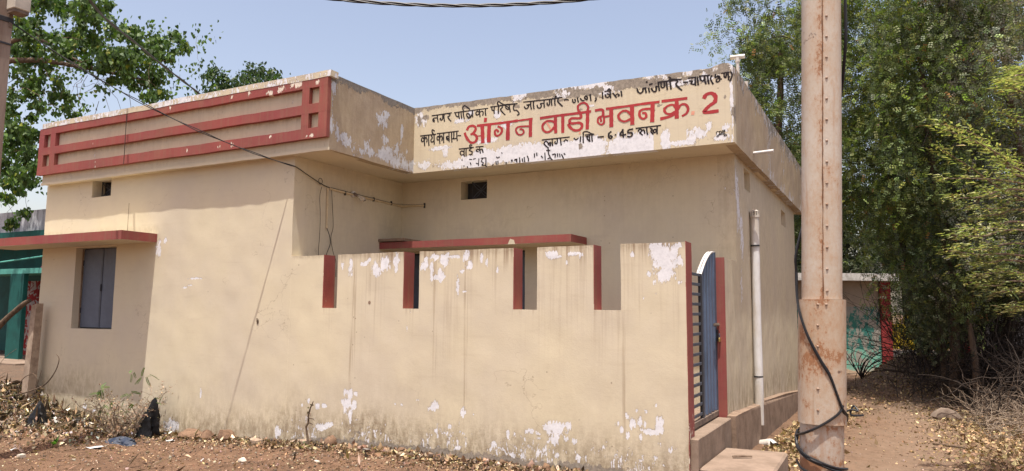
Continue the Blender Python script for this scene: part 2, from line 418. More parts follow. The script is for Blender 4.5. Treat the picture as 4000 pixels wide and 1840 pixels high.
def weld(o, d=.0005):
    import bmesh
    me = o.data; bm = bmesh.new(); bm.from_mesh(me)
    bmesh.ops.remove_doubles(bm, verts=bm.verts, dist=d); bm.to_mesh(me); bm.free()
    return o
LETTERING = [
 ('nagar','black',0.017,[[(-5.492,4.274),(-5.475,4.252)],[(-5.517,4.325),(-5.202,4.328)],[(-5.427,4.285),(-5.482,4.288),(-5.503,4.269),(-5.494,4.246),(-5.475,4.234)],[(-5.43,4.324),(-5.427,4.283),(-5.415,4.226)],[(-5.344,4.325),(-5.341,4.275),(-5.351,4.252),(-5.374,4.25),(-5.384,4.267),(-5.372,4.275)],[(-5.32,4.326),(-5.322,4.279),(-5.312,4.226)],[(-5.257,4.325),(-5.226,4.311),(-5.231,4.291),(-5.259,4.281),(-5.24,4.247),(-5.207,4.214)]]),
 ('palika','black',0.017,[[(-5.157,4.324),(-4.638,4.32)],[(-5.141,4.32),(-5.128,4.279),(-5.102,4.262),(-5.083,4.273)],[(-5.085,4.322),(-5.087,4.278),(-5.074,4.231)],[(-5.052,4.327),(-5.048,4.282),(-5.037,4.228)],[(-5.014,4.331),(-5.014,4.287),(-4.999,4.224)],[(-5.014,4.336),(-5.027,4.373),(-5.002,4.401),(-4.967,4.383),(-4.916,4.341)],[(-4.929,4.22),(-4.957,4.254),(-4.965,4.281),(-4.94,4.287),(-4.914,4.262),(-4.916,4.223)],[(-4.904,4.23),(-4.882,4.262),(-4.875,4.292)],[(-4.872,4.318),(-4.875,4.279),(-4.868,4.234)],[(-4.766,4.318),(-4.765,4.275),(-4.755,4.221)],[(-4.765,4.279),(-4.8,4.301),(-4.82,4.277),(-4.804,4.249),(-4.765,4.264)],[(-4.765,4.279),(-4.726,4.292),(-4.708,4.268),(-4.715,4.234)],[(-4.672,4.315),(-4.677,4.273),(-4.668,4.228)]]),
 ('parishad','black',0.017,[[(-4.597,4.332),(-4.208,4.328)],[(-4.58,4.326),(-4.574,4.29),(-4.548,4.278)],[(-4.539,4.329),(-4.545,4.291),(-4.542,4.239)],[(-4.473,4.334),(-4.481,4.292),(-4.48,4.231)],[(-4.473,4.334),(-4.498,4.367),(-4.474,4.388),(-4.435,4.359),(-4.378,4.326)],[(-4.452,4.338),(-4.423,4.322),(-4.43,4.298),(-4.449,4.283),(-4.425,4.246),(-4.381,4.202)],[(-4.373,4.334),(-4.37,4.291),(-4.339,4.27),(-4.318,4.284)],[(-4.358,4.311),(-4.318,4.28)],[(-4.323,4.336),(-4.318,4.289),(-4.306,4.232)]]),
 ('parishad','black',0.017,[[(-4.409,4.338),(-4.205,4.327)],[(-4.233,4.326),(-4.261,4.293),(-4.251,4.248),(-4.215,4.242),(-4.187,4.213),(-4.179,4.186),(-4.204,4.177)]]),
 ('janjgir','black',0.017,[[(-4.115,4.336),(-3.765,4.326),(-3.579,4.329)],[(-4.104,4.274),(-4.081,4.246),(-4.054,4.252),(-4.043,4.283),(-4.071,4.293),(-4.011,4.289)],[(-4.01,4.33),(-4.013,4.283),(-4.002,4.231)],[(-3.972,4.331),(-3.974,4.283),(-3.965,4.231)],[(-3.922,4.271),(-3.911,4.239),(-3.878,4.23),(-3.862,4.258),(-3.873,4.285),(-3.824,4.284)],[(-3.825,4.322),(-3.824,4.279),(-3.821,4.233)],[(-3.75,4.319),(-3.747,4.274),(-3.763,4.248),(-3.782,4.266),(-3.78,4.283)],[(-3.722,4.32),(-3.722,4.281),(-3.717,4.245)],[(-3.674,4.324),(-3.677,4.275),(-3.671,4.239)],[(-3.672,4.329),(-3.667,4.353),(-3.652,4.343)],[(-3.627,4.328),(-3.637,4.289),(-3.621,4.263),(-3.574,4.214)],[(-3.547,4.288),(-3.521,4.292),(-3.492,4.282)]]),
 ('naila','black',0.017,[[(-3.436,4.283),(-3.433,4.253),(-3.412,4.236),(-3.399,4.259),(-3.407,4.281)],[(-3.37,4.294),(-3.367,4.264),(-3.36,4.239)],[(-3.334,4.28),(-3.309,4.252),(-3.283,4.248)],[(-3.278,4.284),(-3.263,4.304),(-3.24,4.282),(-3.251,4.254),(-3.277,4.28)],[(-3.214,4.305),(-3.202,4.311)],[(-3.202,4.311),(-3.2,4.272),(-3.194,4.237)],[(-3.136,4.261),(-3.126,4.247),(-3.141,4.22)]]),
 ('jila','black',0.017,[[(-3.043,4.316),(-3.045,4.278),(-3.04,4.243)],[(-3.016,4.327),(-2.942,4.323)],[(-2.982,4.329),(-2.96,4.351),(-2.94,4.323)],[(-3.012,4.288),(-3.0,4.257),(-2.972,4.249),(-2.954,4.275),(-2.987,4.294)],[(-2.947,4.312),(-2.944,4.274),(-2.941,4.237)],[(-2.911,4.29),(-2.888,4.257),(-2.869,4.233)],[(-2.874,4.264),(-2.852,4.273),(-2.833,4.254),(-2.849,4.245)],[(-2.807,4.298),(-2.805,4.265),(-2.801,4.24)]]),
 ('janjgir','black',0.0187,[[(-2.611,4.304),(-2.599,4.265),(-2.57,4.244),(-2.542,4.265),(-2.537,4.296),(-2.508,4.295)],[(-2.51,4.302),(-2.507,4.271),(-2.502,4.243)],[(-2.471,4.29),(-2.467,4.266),(-2.462,4.242)],[(-2.498,4.371),(-2.489,4.365)],[(-2.461,4.335),(-2.428,4.337)],[(-2.438,4.285),(-2.42,4.25),(-2.392,4.239),(-2.378,4.268),(-2.385,4.296),(-2.35,4.296)],[(-2.354,4.345),(-2.35,4.296),(-2.343,4.244)],[(-2.358,4.346),(-2.148,4.344)],[(-2.322,4.331),(-2.322,4.293),(-2.304,4.273),(-2.283,4.289),(-2.285,4.338)],[(-2.257,4.337),(-2.255,4.292),(-2.249,4.245)],[(-2.216,4.342),(-2.212,4.296),(-2.206,4.244)],[(-2.229,4.39),(-2.211,4.374),(-2.213,4.347)]]),
 ('janjgir','black',0.0187,[[(-2.224,4.363),(-2.088,4.341)],[(-2.156,4.341),(-2.127,4.323),(-2.148,4.294),(-2.117,4.248),(-2.081,4.214)],[(-2.06,4.304),(-2.013,4.298)]]),
 ('champa','black',0.0187,[[(-2.003,4.344),(-1.919,4.342)],[(-1.991,4.31),(-1.962,4.301),(-1.972,4.275),(-1.938,4.262),(-1.925,4.281)],[(-1.926,4.34),(-1.927,4.295),(-1.923,4.248)],[(-1.901,4.341),(-1.898,4.295),(-1.893,4.249)],[(-1.879,4.349),(-1.762,4.343)],[(-1.871,4.343),(-1.867,4.309),(-1.841,4.287),(-1.823,4.305)],[(-1.824,4.346),(-1.819,4.297),(-1.807,4.25)],[(-1.786,4.342),(-1.782,4.296),(-1.774,4.247)]]),
 ('chhag','black',0.017,[[(-1.74,4.335),(-1.754,4.297),(-1.727,4.237)],[(-1.697,4.342),(-1.702,4.307),(-1.676,4.314),(-1.666,4.293),(-1.688,4.283),(-1.686,4.254),(-1.656,4.263),(-1.653,4.307),(-1.676,4.326)],[(-1.637,4.282),(-1.633,4.28)],[(-1.632,4.345),(-1.547,4.347)],[(-1.603,4.34),(-1.603,4.306),(-1.587,4.29),(-1.577,4.341)],[(-1.56,4.345),(-1.559,4.304),(-1.556,4.259)],[(-1.549,4.292),(-1.544,4.291)],[(-1.532,4.349),(-1.517,4.307),(-1.54,4.244)]]),
 ('karya','black',0.017,[[(-5.701,4.063),(-5.45,4.061)],[(-5.636,4.061),(-5.635,3.99),(-5.628,3.917)],[(-5.635,4.008),(-5.663,4.036),(-5.684,4.013),(-5.672,3.98),(-5.635,3.994)],[(-5.635,4.008),(-5.609,4.034),(-5.59,4.003),(-5.596,3.968)],[(-5.564,4.059),(-5.564,3.992),(-5.558,3.915)],[(-5.477,4.059),(-5.509,4.094),(-5.505,4.13),(-5.473,4.108)],[(-5.521,4.05),(-5.505,4.017),(-5.528,3.988),(-5.512,3.959),(-5.473,3.973)],[(-5.477,4.055),(-5.475,3.991),(-5.472,3.924)]]),
 ('ka','black',0.017,[[(-5.429,4.066),(-5.299,4.064)],[(-5.387,4.063),(-5.386,3.991),(-5.381,3.926)],[(-5.386,4.002),(-5.411,4.03),(-5.428,4.006),(-5.417,3.976),(-5.386,3.987)],[(-5.386,4.002),(-5.361,4.029),(-5.342,4.003),(-5.349,3.965)],[(-5.322,4.063),(-5.322,3.993),(-5.319,3.931)]]),
 ('naam','black',0.017,[[(-5.266,3.995),(-5.249,3.972)],[(-5.288,4.066),(-5.088,4.064)],[(-5.238,4.011),(-5.272,4.01),(-5.276,3.984),(-5.25,3.955)],[(-5.237,4.06),(-5.235,3.993),(-5.232,3.935)],[(-5.195,4.06),(-5.194,3.989),(-5.188,3.926)],[(-5.159,4.058),(-5.16,3.985),(-5.173,3.969),(-5.112,3.97)],[(-5.113,4.06),(-5.112,3.998),(-5.103,3.933)],[(-5.094,4.003),(-5.049,3.998)]]),
 ('ward','black',0.017,[[(-5.073,3.818),(-4.85,3.818)],[(-4.995,3.774),(-5.036,3.788),(-5.055,3.764),(-5.037,3.735),(-4.994,3.74)],[(-4.993,3.817),(-4.995,3.767),(-4.991,3.714)],[(-4.962,3.816),(-4.964,3.764),(-4.961,3.715)],[(-4.878,3.821),(-4.908,3.839),(-4.901,3.858),(-4.873,3.849)],[(-4.882,3.808),(-4.915,3.785),(-4.872,3.765),(-4.876,3.729),(-4.914,3.728)]]),
 ('kra','black',0.017,[[(-4.813,3.82),(-4.702,3.818)],[(-4.756,3.817),(-4.753,3.769),(-4.743,3.73)],[(-4.755,3.77),(-4.79,3.79),(-4.805,3.766),(-4.773,3.752)],[(-4.753,3.769),(-4.719,3.782),(-4.704,3.739)]]),
 ('lagat','black',0.01615,[[(-3.85,3.816),(-3.48,3.814)],[(-3.794,3.733),(-3.823,3.761),(-3.807,3.792),(-3.774,3.78),(-3.764,3.752)],[(-3.758,3.744),(-3.742,3.777),(-3.73,3.756),(-3.742,3.728)],[(-3.823,3.764),(-3.796,3.733),(-3.761,3.705)],[(-3.711,3.813),(-3.71,3.769),(-3.705,3.729)],[(-3.643,3.816),(-3.641,3.772),(-3.654,3.746),(-3.674,3.76),(-3.67,3.778)],[(-3.6,3.816),(-3.596,3.772),(-3.589,3.727)],[(-3.552,3.766),(-3.529,3.785),(-3.5,3.767)]]),
 ('rashi','black',0.01615,[[(-3.418,3.793),(-3.392,3.77),(-3.361,3.789)],[(-3.33,3.801),(-3.336,3.74)],[(-3.295,3.828),(-3.297,3.77),(-3.295,3.722)],[(-3.295,3.828),(-3.294,3.855),(-3.244,3.856),(-3.193,3.827),(-3.158,3.813)],[(-3.269,3.817),(-3.158,3.815)],[(-3.259,3.793),(-3.234,3.797),(-3.244,3.77),(-3.214,3.735)],[(-3.216,3.81),(-3.214,3.762),(-3.209,3.732)],[(-3.183,3.811),(-3.183,3.768),(-3.179,3.729)],[(-3.108,3.774),(-3.034,3.773)]]),
 ('number645','black',0.01955,[[(-2.94,3.822),(-2.967,3.8),(-2.967,3.757),(-2.941,3.74),(-2.928,3.762),(-2.95,3.774)],[(-2.886,3.779),(-2.88,3.777)],[(-2.789,3.829),(-2.827,3.77),(-2.756,3.769)],[(-2.792,3.833),(-2.785,3.738)],[(-2.67,3.824),(-2.722,3.818),(-2.725,3.783),(-2.689,3.784),(-2.675,3.757),(-2.699,3.735),(-2.734,3.742)]]),
 ('lakh','black',0.017,[[(-2.629,3.828),(-2.333,3.83)],[(-2.604,3.793),(-2.584,3.812),(-2.561,3.802),(-2.569,3.78),(-2.585,3.772),(-2.552,3.741)],[(-2.556,3.793),(-2.535,3.798),(-2.524,3.757)],[(-2.5,3.823),(-2.498,3.777),(-2.491,3.739)],[(-2.458,3.809),(-2.435,3.798),(-2.449,3.772),(-2.426,3.737)],[(-2.426,3.774),(-2.402,3.794),(-2.384,3.769),(-2.408,3.753),(-2.423,3.769)],[(-2.374,3.823),(-2.377,3.777),(-2.376,3.736)]]),
 ('remnant','black',0.014,[[(-4.91,3.663),(-4.875,3.66)],[(-4.894,3.618),(-4.884,3.587)],[(-4.85,3.662),(-4.816,3.667)],[(-4.766,3.658),(-4.77,3.568)],[(-4.805,3.602),(-4.77,3.59)],[(-4.732,3.664),(-4.659,3.662)],[(-4.708,3.657),(-4.727,3.62),(-4.697,3.601),(-4.716,3.568),(-4.667,3.564),(-4.648,3.541)],[(-4.659,3.662),(-4.658,3.563)],[(-4.566,3.551),(-4.547,3.564)],[(-4.509,3.601),(-4.501,3.562)],[(-4.48,3.603),(-4.479,3.56)],[(-4.5,3.66),(-4.49,3.646),(-4.457,3.656)],[(-4.359,3.575),(-4.359,3.55)],[(-4.286,3.594),(-4.272,3.601),(-4.275,3.58)],[(-4.239,3.594),(-4.207,3.595)],[(-5.025,3.669),(-5.023,3.66)],[(-4.994,3.588),(-4.992,3.581)],[(-4.943,3.57),(-4.933,3.556)],[(-4.429,3.708),(-4.419,3.701)]]),
 ('remnant','black',0.014,[[(-4.238,3.601),(-4.205,3.603),(-4.21,3.568)],[(-4.166,3.619),(-4.163,3.554)],[(-4.127,3.601),(-4.121,3.565)],[(-4.1,3.618),(-4.094,3.558)],[(-4.056,3.629),(-4.039,3.588),(-4.044,3.563)],[(-3.957,3.65),(-3.955,3.605)],[(-3.925,3.657),(-3.922,3.622)],[(-3.86,3.611),(-3.844,3.59)],[(-3.812,3.646),(-3.806,3.557)],[(-3.79,3.678),(-3.74,3.673)],[(-3.769,3.696),(-3.764,3.681)],[(-3.767,3.671),(-3.756,3.621),(-3.74,3.585),(-3.774,3.568)],[(-3.74,3.58),(-3.71,3.548)],[(-3.708,3.616),(-3.668,3.618),(-3.673,3.579)],[(-3.638,3.62),(-3.636,3.585)],[(-3.61,3.617),(-3.605,3.577)],[(-3.584,3.605),(-3.558,3.554)],[(-3.552,3.616),(-3.537,3.6)],[(-4.283,3.6),(-4.277,3.584)],[(-4.362,3.576),(-4.359,3.556)]]),
 ('signature','black',0.008,[[(-1.685,3.691),(-1.702,3.681),(-1.702,3.657)],[(-1.679,3.688),(-1.651,3.69)],[(-1.668,3.689),(-1.667,3.664)],[(-1.651,3.69),(-1.65,3.665)],[(-1.648,3.678),(-1.638,3.679)],[(-1.633,3.696),(-1.633,3.674),(-1.625,3.675)],[(-1.619,3.698),(-1.621,3.675),(-1.61,3.676),(-1.61,3.698)],[(-1.703,3.631),(-1.679,3.65),(-1.637,3.663),(-1.603,3.648),(-1.593,3.632),(-1.621,3.629)],[(-1.69,3.625),(-1.664,3.649),(-1.622,3.649),(-1.61,3.63)]]),
 ('aangan','red',0.034,[[(-4.95,4.068),(-4.93,4.103),(-4.882,4.113),(-4.832,4.095),(-4.822,4.054),(-4.856,4.014),(-4.89,3.999)],[(-4.856,4.004),(-4.815,3.975),(-4.8,3.93),(-4.829,3.89),(-4.884,3.886),(-4.934,3.927),(-4.97,3.983),(-4.986,4.024)]]),
 ('aangan','red',0.016,[[(-4.805,3.965),(-4.731,3.964)]]),
 ('aangan','red',0.05,[[(-4.721,4.095),(-4.714,3.99),(-4.709,3.876)],[(-4.614,4.093),(-4.619,3.98),(-4.618,3.877)],[(-4.335,4.092),(-4.337,4.001),(-4.339,3.878)]]),
 ('aangan','red',0.036,[[(-4.791,4.105),(-4.567,4.102),(-4.385,4.1),(-4.206,4.103)]]),
 ('aangan','red',0.06,[[(-4.677,4.168),(-4.669,4.167)]]),
 ('aangan','red',0.03,[[(-4.48,4.059),(-4.432,4.028),(-4.427,3.985),(-4.46,3.946),(-4.503,3.938),(-4.527,3.966),(-4.528,4.005),(-4.501,4.015),(-4.479,3.991)]]),
 ('aangan','red',0.026,[[(-4.316,4.099),(-4.158,4.103),(-3.992,4.104)]]),
 ('aangan','red',0.024,[[(-4.036,4.013),(-4.18,4.021),(-4.222,3.988),(-4.196,3.93),(-4.146,3.914),(-4.109,3.94),(-4.124,3.979),(-4.163,3.987)]]),
 ('aangan','red',0.044,[[(-4.012,4.086),(-4.014,3.985),(-4.015,3.887)]]),
 ('badi','red',0.034,[[(-3.872,4.097),(-3.658,4.102),(-3.448,4.1),(-3.202,4.102)],[(-3.333,4.094),(-3.332,4.036),(-3.448,4.044),(-3.477,4.014),(-3.448,3.981),(-3.345,3.977),(-3.31,3.936),(-3.34,3.893),(-3.407,3.889),(-3.464,3.929),(-3.49,3.974)]]),
 ('badi','red',0.03,[[(-3.668,4.006),(-3.711,4.039),(-3.786,4.047),(-3.842,4.006),(-3.837,3.946),(-3.786,3.908),(-3.721,3.925),(-3.668,3.981)]]),
 ('badi','redfaint',0.02,[[(-3.784,4.029),(-3.73,3.942)]]),
 ('badi','red',0.04,[[(-3.667,4.087),(-3.668,3.986),(-3.663,3.892)],[(-3.568,4.088),(-3.568,3.985),(-3.568,3.887)],[(-3.238,4.102),(-3.24,3.996),(-3.244,3.895)]]),
 ('badi','red',0.026,[[(-3.245,4.105),(-3.23,4.159),(-3.263,4.21),(-3.314,4.22),(-3.363,4.19),(-3.36,4.136),(-3.343,4.113)]]),
 ('badi','redfaint',0.03,[[(-3.346,3.851),(-3.339,3.85)]]),
 ('bhavan','red',0.032,[[(-3.134,4.106),(-3.047,4.103),(-3.038,4.036)],[(-2.993,4.109),(-2.729,4.109),(-2.539,4.112),(-2.352,4.111)]]),
 ('bhavan','red',0.024,[[(-3.038,4.027),(-3.095,4.013),(-3.105,3.958),(-3.065,3.923),(-3.028,3.944),(-3.028,4.011)],[(-3.073,4.021),(-3.063,3.963)],[(-3.028,4.014),(-2.954,4.017)]]),
 ('bhavan','red',0.046,[[(-2.936,4.091),(-2.934,3.995),(-2.935,3.891)],[(-2.676,4.108),(-2.675,4.002),(-2.674,3.89)],[(-2.425,4.111),(-2.428,4.01),(-2.433,3.894)]]),
 ('bhavan','red',0.028,[[(-2.692,4.004),(-2.739,4.05),(-2.797,4.053),(-2.844,4.011),(-2.827,3.956),(-2.769,3.927),(-2.707,3.945)],[(-2.455,4.043),(-2.549,4.045),(-2.585,4.015),(-2.578,3.961),(-2.541,3.932),(-2.505,3.952),(-2.512,3.994),(-2.545,4.003)]]),
 ('kra2','red',0.038,[[(-2.308,4.113),(-2.03,4.111)],[(-2.144,3.977),(-2.212,3.926),(-2.327,3.908)]]),
 ('kra2','red',0.042,[[(-2.142,4.091),(-2.143,4.005),(-2.145,3.9)]]),
 ('kra2','red',0.028,[[(-2.148,4.005),(-2.183,4.054),(-2.247,4.05),(-2.288,4.014),(-2.266,3.965),(-2.212,3.951),(-2.155,3.977)],[(-2.134,3.994),(-2.093,4.044),(-2.04,4.039),(-2.012,3.988),(-2.032,3.936),(-2.077,3.913)]]),
 ('kra2','redfaint',0.05,[[(-1.963,3.931),(-1.956,3.93)]]),
 ('two','red',0.042,[[(-1.829,4.091),(-1.805,4.124),(-1.748,4.133),(-1.705,4.093),(-1.712,4.031),(-1.768,3.994),(-1.813,3.955),(-1.822,3.92),(-1.684,3.921)]]),
]
SPOTS = np.array([(-5.52,2.16,0.023,0.069),(-5.32,2.2,0.037,0.019),(-5.16,2.14,0.048,0.059),(-5.04,2.19,0.053,0.058),(-4.88,2.19,0.03,0.077),(-5.64,2.19,0.016,0.03),(-4.48,2.23,0.02,0.028),(-4.36,2.25,0.044,0.023),(-4.24,2.23,0.049,0.047),(-4.29,2.07,0.033,0.055),(-4.4,2.09,0.016,0.083),(-4.34,2.03,0.055,0.018),(-4.51,2.15,0.04,0.028),(-4.13,2.25,0.054,0.013),(-3.97,2.25,0.032,0.045),(-3.93,2.16,0.033,0.04),(-3.79,2.25,0.013,0.054),(-3.73,2.18,0.012,0.031),(-4.07,1.94,0.015,0.064),(-4.02,2.09,0.019,0.017),(-3.99,1.88,0.023,0.012),(-4.24,2.04,0.015,0.013),(-3.6,2.1,0.008,0.026),(-4.71,1.48,0.007,0.027),(-4.67,1.67,0.011,0.01),(-5.25,2.24,0.018,0.018),(-2.99,2.24,0.051,0.03),(-2.91,2.22,0.014,0.013),(-2.78,2.24,0.032,0.018),(-2.72,2.24,0.009,0.015),(-2.68,2.23,0.013,0.027),(-2.83,2.16,0.007,0.017),(-2.16,2.22,0.012,0.023),(-1.96,2.28,0.033,0.032),(-1.89,2.23,0.073,0.071),(-1.85,2.11,0.072,0.055),(-1.86,2.04,0.072,0.063),(-1.79,2.2,0.04,0.031),(-1.75,2.23,0.018,0.047),(-1.72,2.15,0.023,0.043),(-2.01,2.04,0.01,0.016),(-1.73,2.29,0.024,0.018),(-1.72,1.95,0.014,0.013),(-1.96,1.95,0.008,0.016),(-2.06,1.81,0.006,0.012),(-1.94,1.85,0.007,0.008),(-3.98,0.65,0.029,0.049),(-4.33,0.69,0.041,0.045),(-4.15,0.49,0.029,0.027),(-4.32,0.43,0.02,0.022),(-3.85,0.63,0.02,0.009),(-4.02,0.29,0.024,0.022),(-3.72,0.62,0.008,0.022),(-3.46,0.47,0.017,0.043),(-3.42,0.28,0.031,0.016),(-3.62,0.36,0.025,0.026),(-3.22,0.52,0.048,0.023),(-3.12,0.5,0.024,0.016),(-2.95,0.57,0.097,0.051),(-2.95,0.48,0.028,0.062),(-2.81,0.6,0.025,0.04),(-2.87,0.59,0.016,0.03),(-2.83,0.48,0.022,0.02),(-2.74,0.47,0.025,0.026),(-2.92,0.32,0.018,0.026),(-3.12,0.46,0.026,0.012),(-2.32,0.65,0.013,0.022),(-2.28,0.6,0.014,0.03),(-2.17,0.67,0.031,0.044),(-2.1,0.69,0.018,0.039),(-2.06,0.68,0.012,0.029),(-2.0,0.61,0.09,0.022),(-1.92,0.67,0.028,0.076),(-2.1,0.56,0.014,0.029),(-1.93,0.51,0.014,0.015),(-1.83,0.47,0.014,0.029),(-1.96,0.85,0.014,0.013),(-2.23,0.74,0.015,0.024),(-2.13,0.79,0.009,0.009),(-3.05,0.36,0.014,0.015),(-2.22,0.57,0.016,0.03),(-2.04,0.79,0.021,0.008),(-1.79,0.48,0.008,0.014),(-5.54,0.76,0.04,0.028),(-5.47,0.74,0.031,0.043),(-5.5,0.63,0.05,0.049),(-5.41,0.63,0.031,0.055),(-5.54,0.56,0.023,0.038),(-5.58,0.65,0.021,0.027),(-5.46,0.51,0.019,0.055),(-5.95,0.58,0.027,0.033),(-5.85,0.59,0.032,0.018),(-6.08,0.63,0.016,0.023),(-6.18,0.57,0.016,0.009),(-5.87,0.35,0.074,0.033),(-5.78,0.38,0.059,0.027),(-6.55,0.23,0.045,0.063),(-5.39,0.75,0.028,0.027),(-4.37,0.66,0.05,0.031),(-4.84,0.67,0.016,0.011),(-4.76,0.67,0.018,0.013),(-4.55,0.73,0.012,0.01),(-8.89,2.5,0.037,0.082),(-8.75,2.6,0.024,0.033),(-8.11,2.08,0.114,0.011),(-8.22,1.99,0.03,0.01),(-8.44,0.15,0.107,0.076),(-7.9,0.61,0.015,0.049),(-8.32,1.95,0.031,0.007),(-10.3,0.28,0.036,0.033),(-10.09,0.24,0.036,0.022)])

# ------------------------------------------------------------------ wear of the building (world coordinates)
XL, XJ, XA, XR, XW = -11.62, -5.81, -6.437, -1.51, -1.63
YP, YR = 1.58, 2.19
def bump(v, c, w): return np.clip(1 - np.abs(v - c) / w, 0, 1)
def sstep(v, a, b):
    t = np.clip((v - a) / (b - a), 0, 1); return t * t * (3 - 2 * t)
STREAKS = [(-5.47, .02, .1, 1.0), (-5.27, .03, 1.5, .7), (-5.08, .02, 1.5, .5), (-4.37, .018, 1.0, .9), (-3.98, .014, .6, .95), (-3.62, .03, 1.75, .6), (-2.262, .012, .5, .9),
           (-2.08, .02, 1.7, .6), (-2.16, .02, 1.85, .5), (-2.25, .02, .2, .45), (-5.80, .05, 1.4, .3), (-4.66, .05, 1.45, .35), (-3.28, .05, 1.4, .35), (-2.42, .05, 1.4, .35)]
def wear_front(co):
    """plane of the left room and the boundary wall (y = 0)"""
    x, y, z = co[:, 0], co[:, 1], co[:, 2]
    w = np.zeros((len(co), 4))
    r = np.zeros(len(co))
    for cx, cz, rx, rz in SPOTS:
        k_ = 1.28 if cz > 1.9 else 1.1; rx = max(rx, .009) * k_; rz = max(rz, .011) * k_
        m = (np.abs(x - cx) < rx * 2.2) & (np.abs(z - cz) < rz * 2.2)
        if m.any():
            d = np.sqrt(((x[m] - cx) / rx) ** 2 + ((z[m] - cz) / rz) ** 2)
            r[m] = np.maximum(r[m], 1.02 - .5 * d)
    # scattered small chips low on the boundary wall
    low = sstep(z, .85, .25) * sstep(x, -7.2, -6.0)
    r = np.maximum(r, low * (.22 + .26 * gnoise(x, z, 3.0, 3)))
    r = np.maximum(r, .40 * sstep(z, .42, .10) * bump(x, -8.45, .5))
    w[:, 0] = r
    gz = ground_np(x, y * 0)
    # bare grey render at the very foot
    w[:, 1] = np.clip(sstep(z - gz, .17, .0) * .66 * sstep(x, -6.6, -5.6) + sstep(z - gz, .10, .0) * .50 * sstep(x, -8.9, -8.6), 0, 1)
    for cx, cz, s in ((-5.35, .30, .10), (-2.2, .2, .09), (-6.55, .2, .05)):
        w[:, 1] = np.maximum(w[:, 1], .5 * np.exp(-((x - cx) / s) ** 2 - ((z - cz) / .12) ** 2))
    g = sstep(z - gz, .50, .02) * .75 + sstep(z - gz, 1.2, .3) * .14
    g += .55 * np.exp(-((x + 5.2) / .35) ** 2 - ((z - .42) / .16) ** 2) + .3 * np.exp(-((x + 6.3) / .3) ** 2 - ((z - .45) / .2) ** 2)
    g += .35 * sstep(z, 2.56, 2.78) * sstep(z, 2.86, 2.76) * sstep(x, -8.85, -8.95) * (.4 + gnoise(x, z, 5, 2))
    g += .40 * np.exp(-((x + 10.5) / .55) ** 2 - ((z - .62) / .17) ** 2)
    g += .25 * sstep(x, -1.72, -1.665) * sstep(z, 1.2, .6)
    top = sstep(z, 2.24, 2.32) * sstep(x, -6.44, -6.40)
    w[:, 2] = g + top * .55
    s = np.zeros(len(co))
    for cx, hw, zl, a in STREAKS:
        xx = x + .02 * np.sin(z * 2 + cx)
        s = np.maximum(s, a * (.55 + .45 * gnoise(x * 0 + cx, z, 2.2, 8)) * bump(xx, cx, hw * 2.2) ** .6 * sstep(z, zl - .25, zl + .25) * (z < 2.33))
    # comb of short drips below every coping
    s = np.maximum(s, (x > -5.72) * sstep(z, 2.16 - .22 * gnoise(x, z * 0, 9, 5), 2.31) * 1.0)
    s = np.maximum(s, .45 * (x > -5.72) * sstep(z, .8, 2.1) * sstep(gnoise(x, z * 0, 3.2, 9), .45, .8))
    for a, b in ((-5.93, -5.71), (-4.78, -4.56), (-3.42, -3.15), (-2.55, -2.28)):
        s = np.maximum(s, .55 * ((x > a) & (x < b)) * sstep(z, 1.60, 1.70) * (z < 1.701))
    w[:, 3] = s
    return w
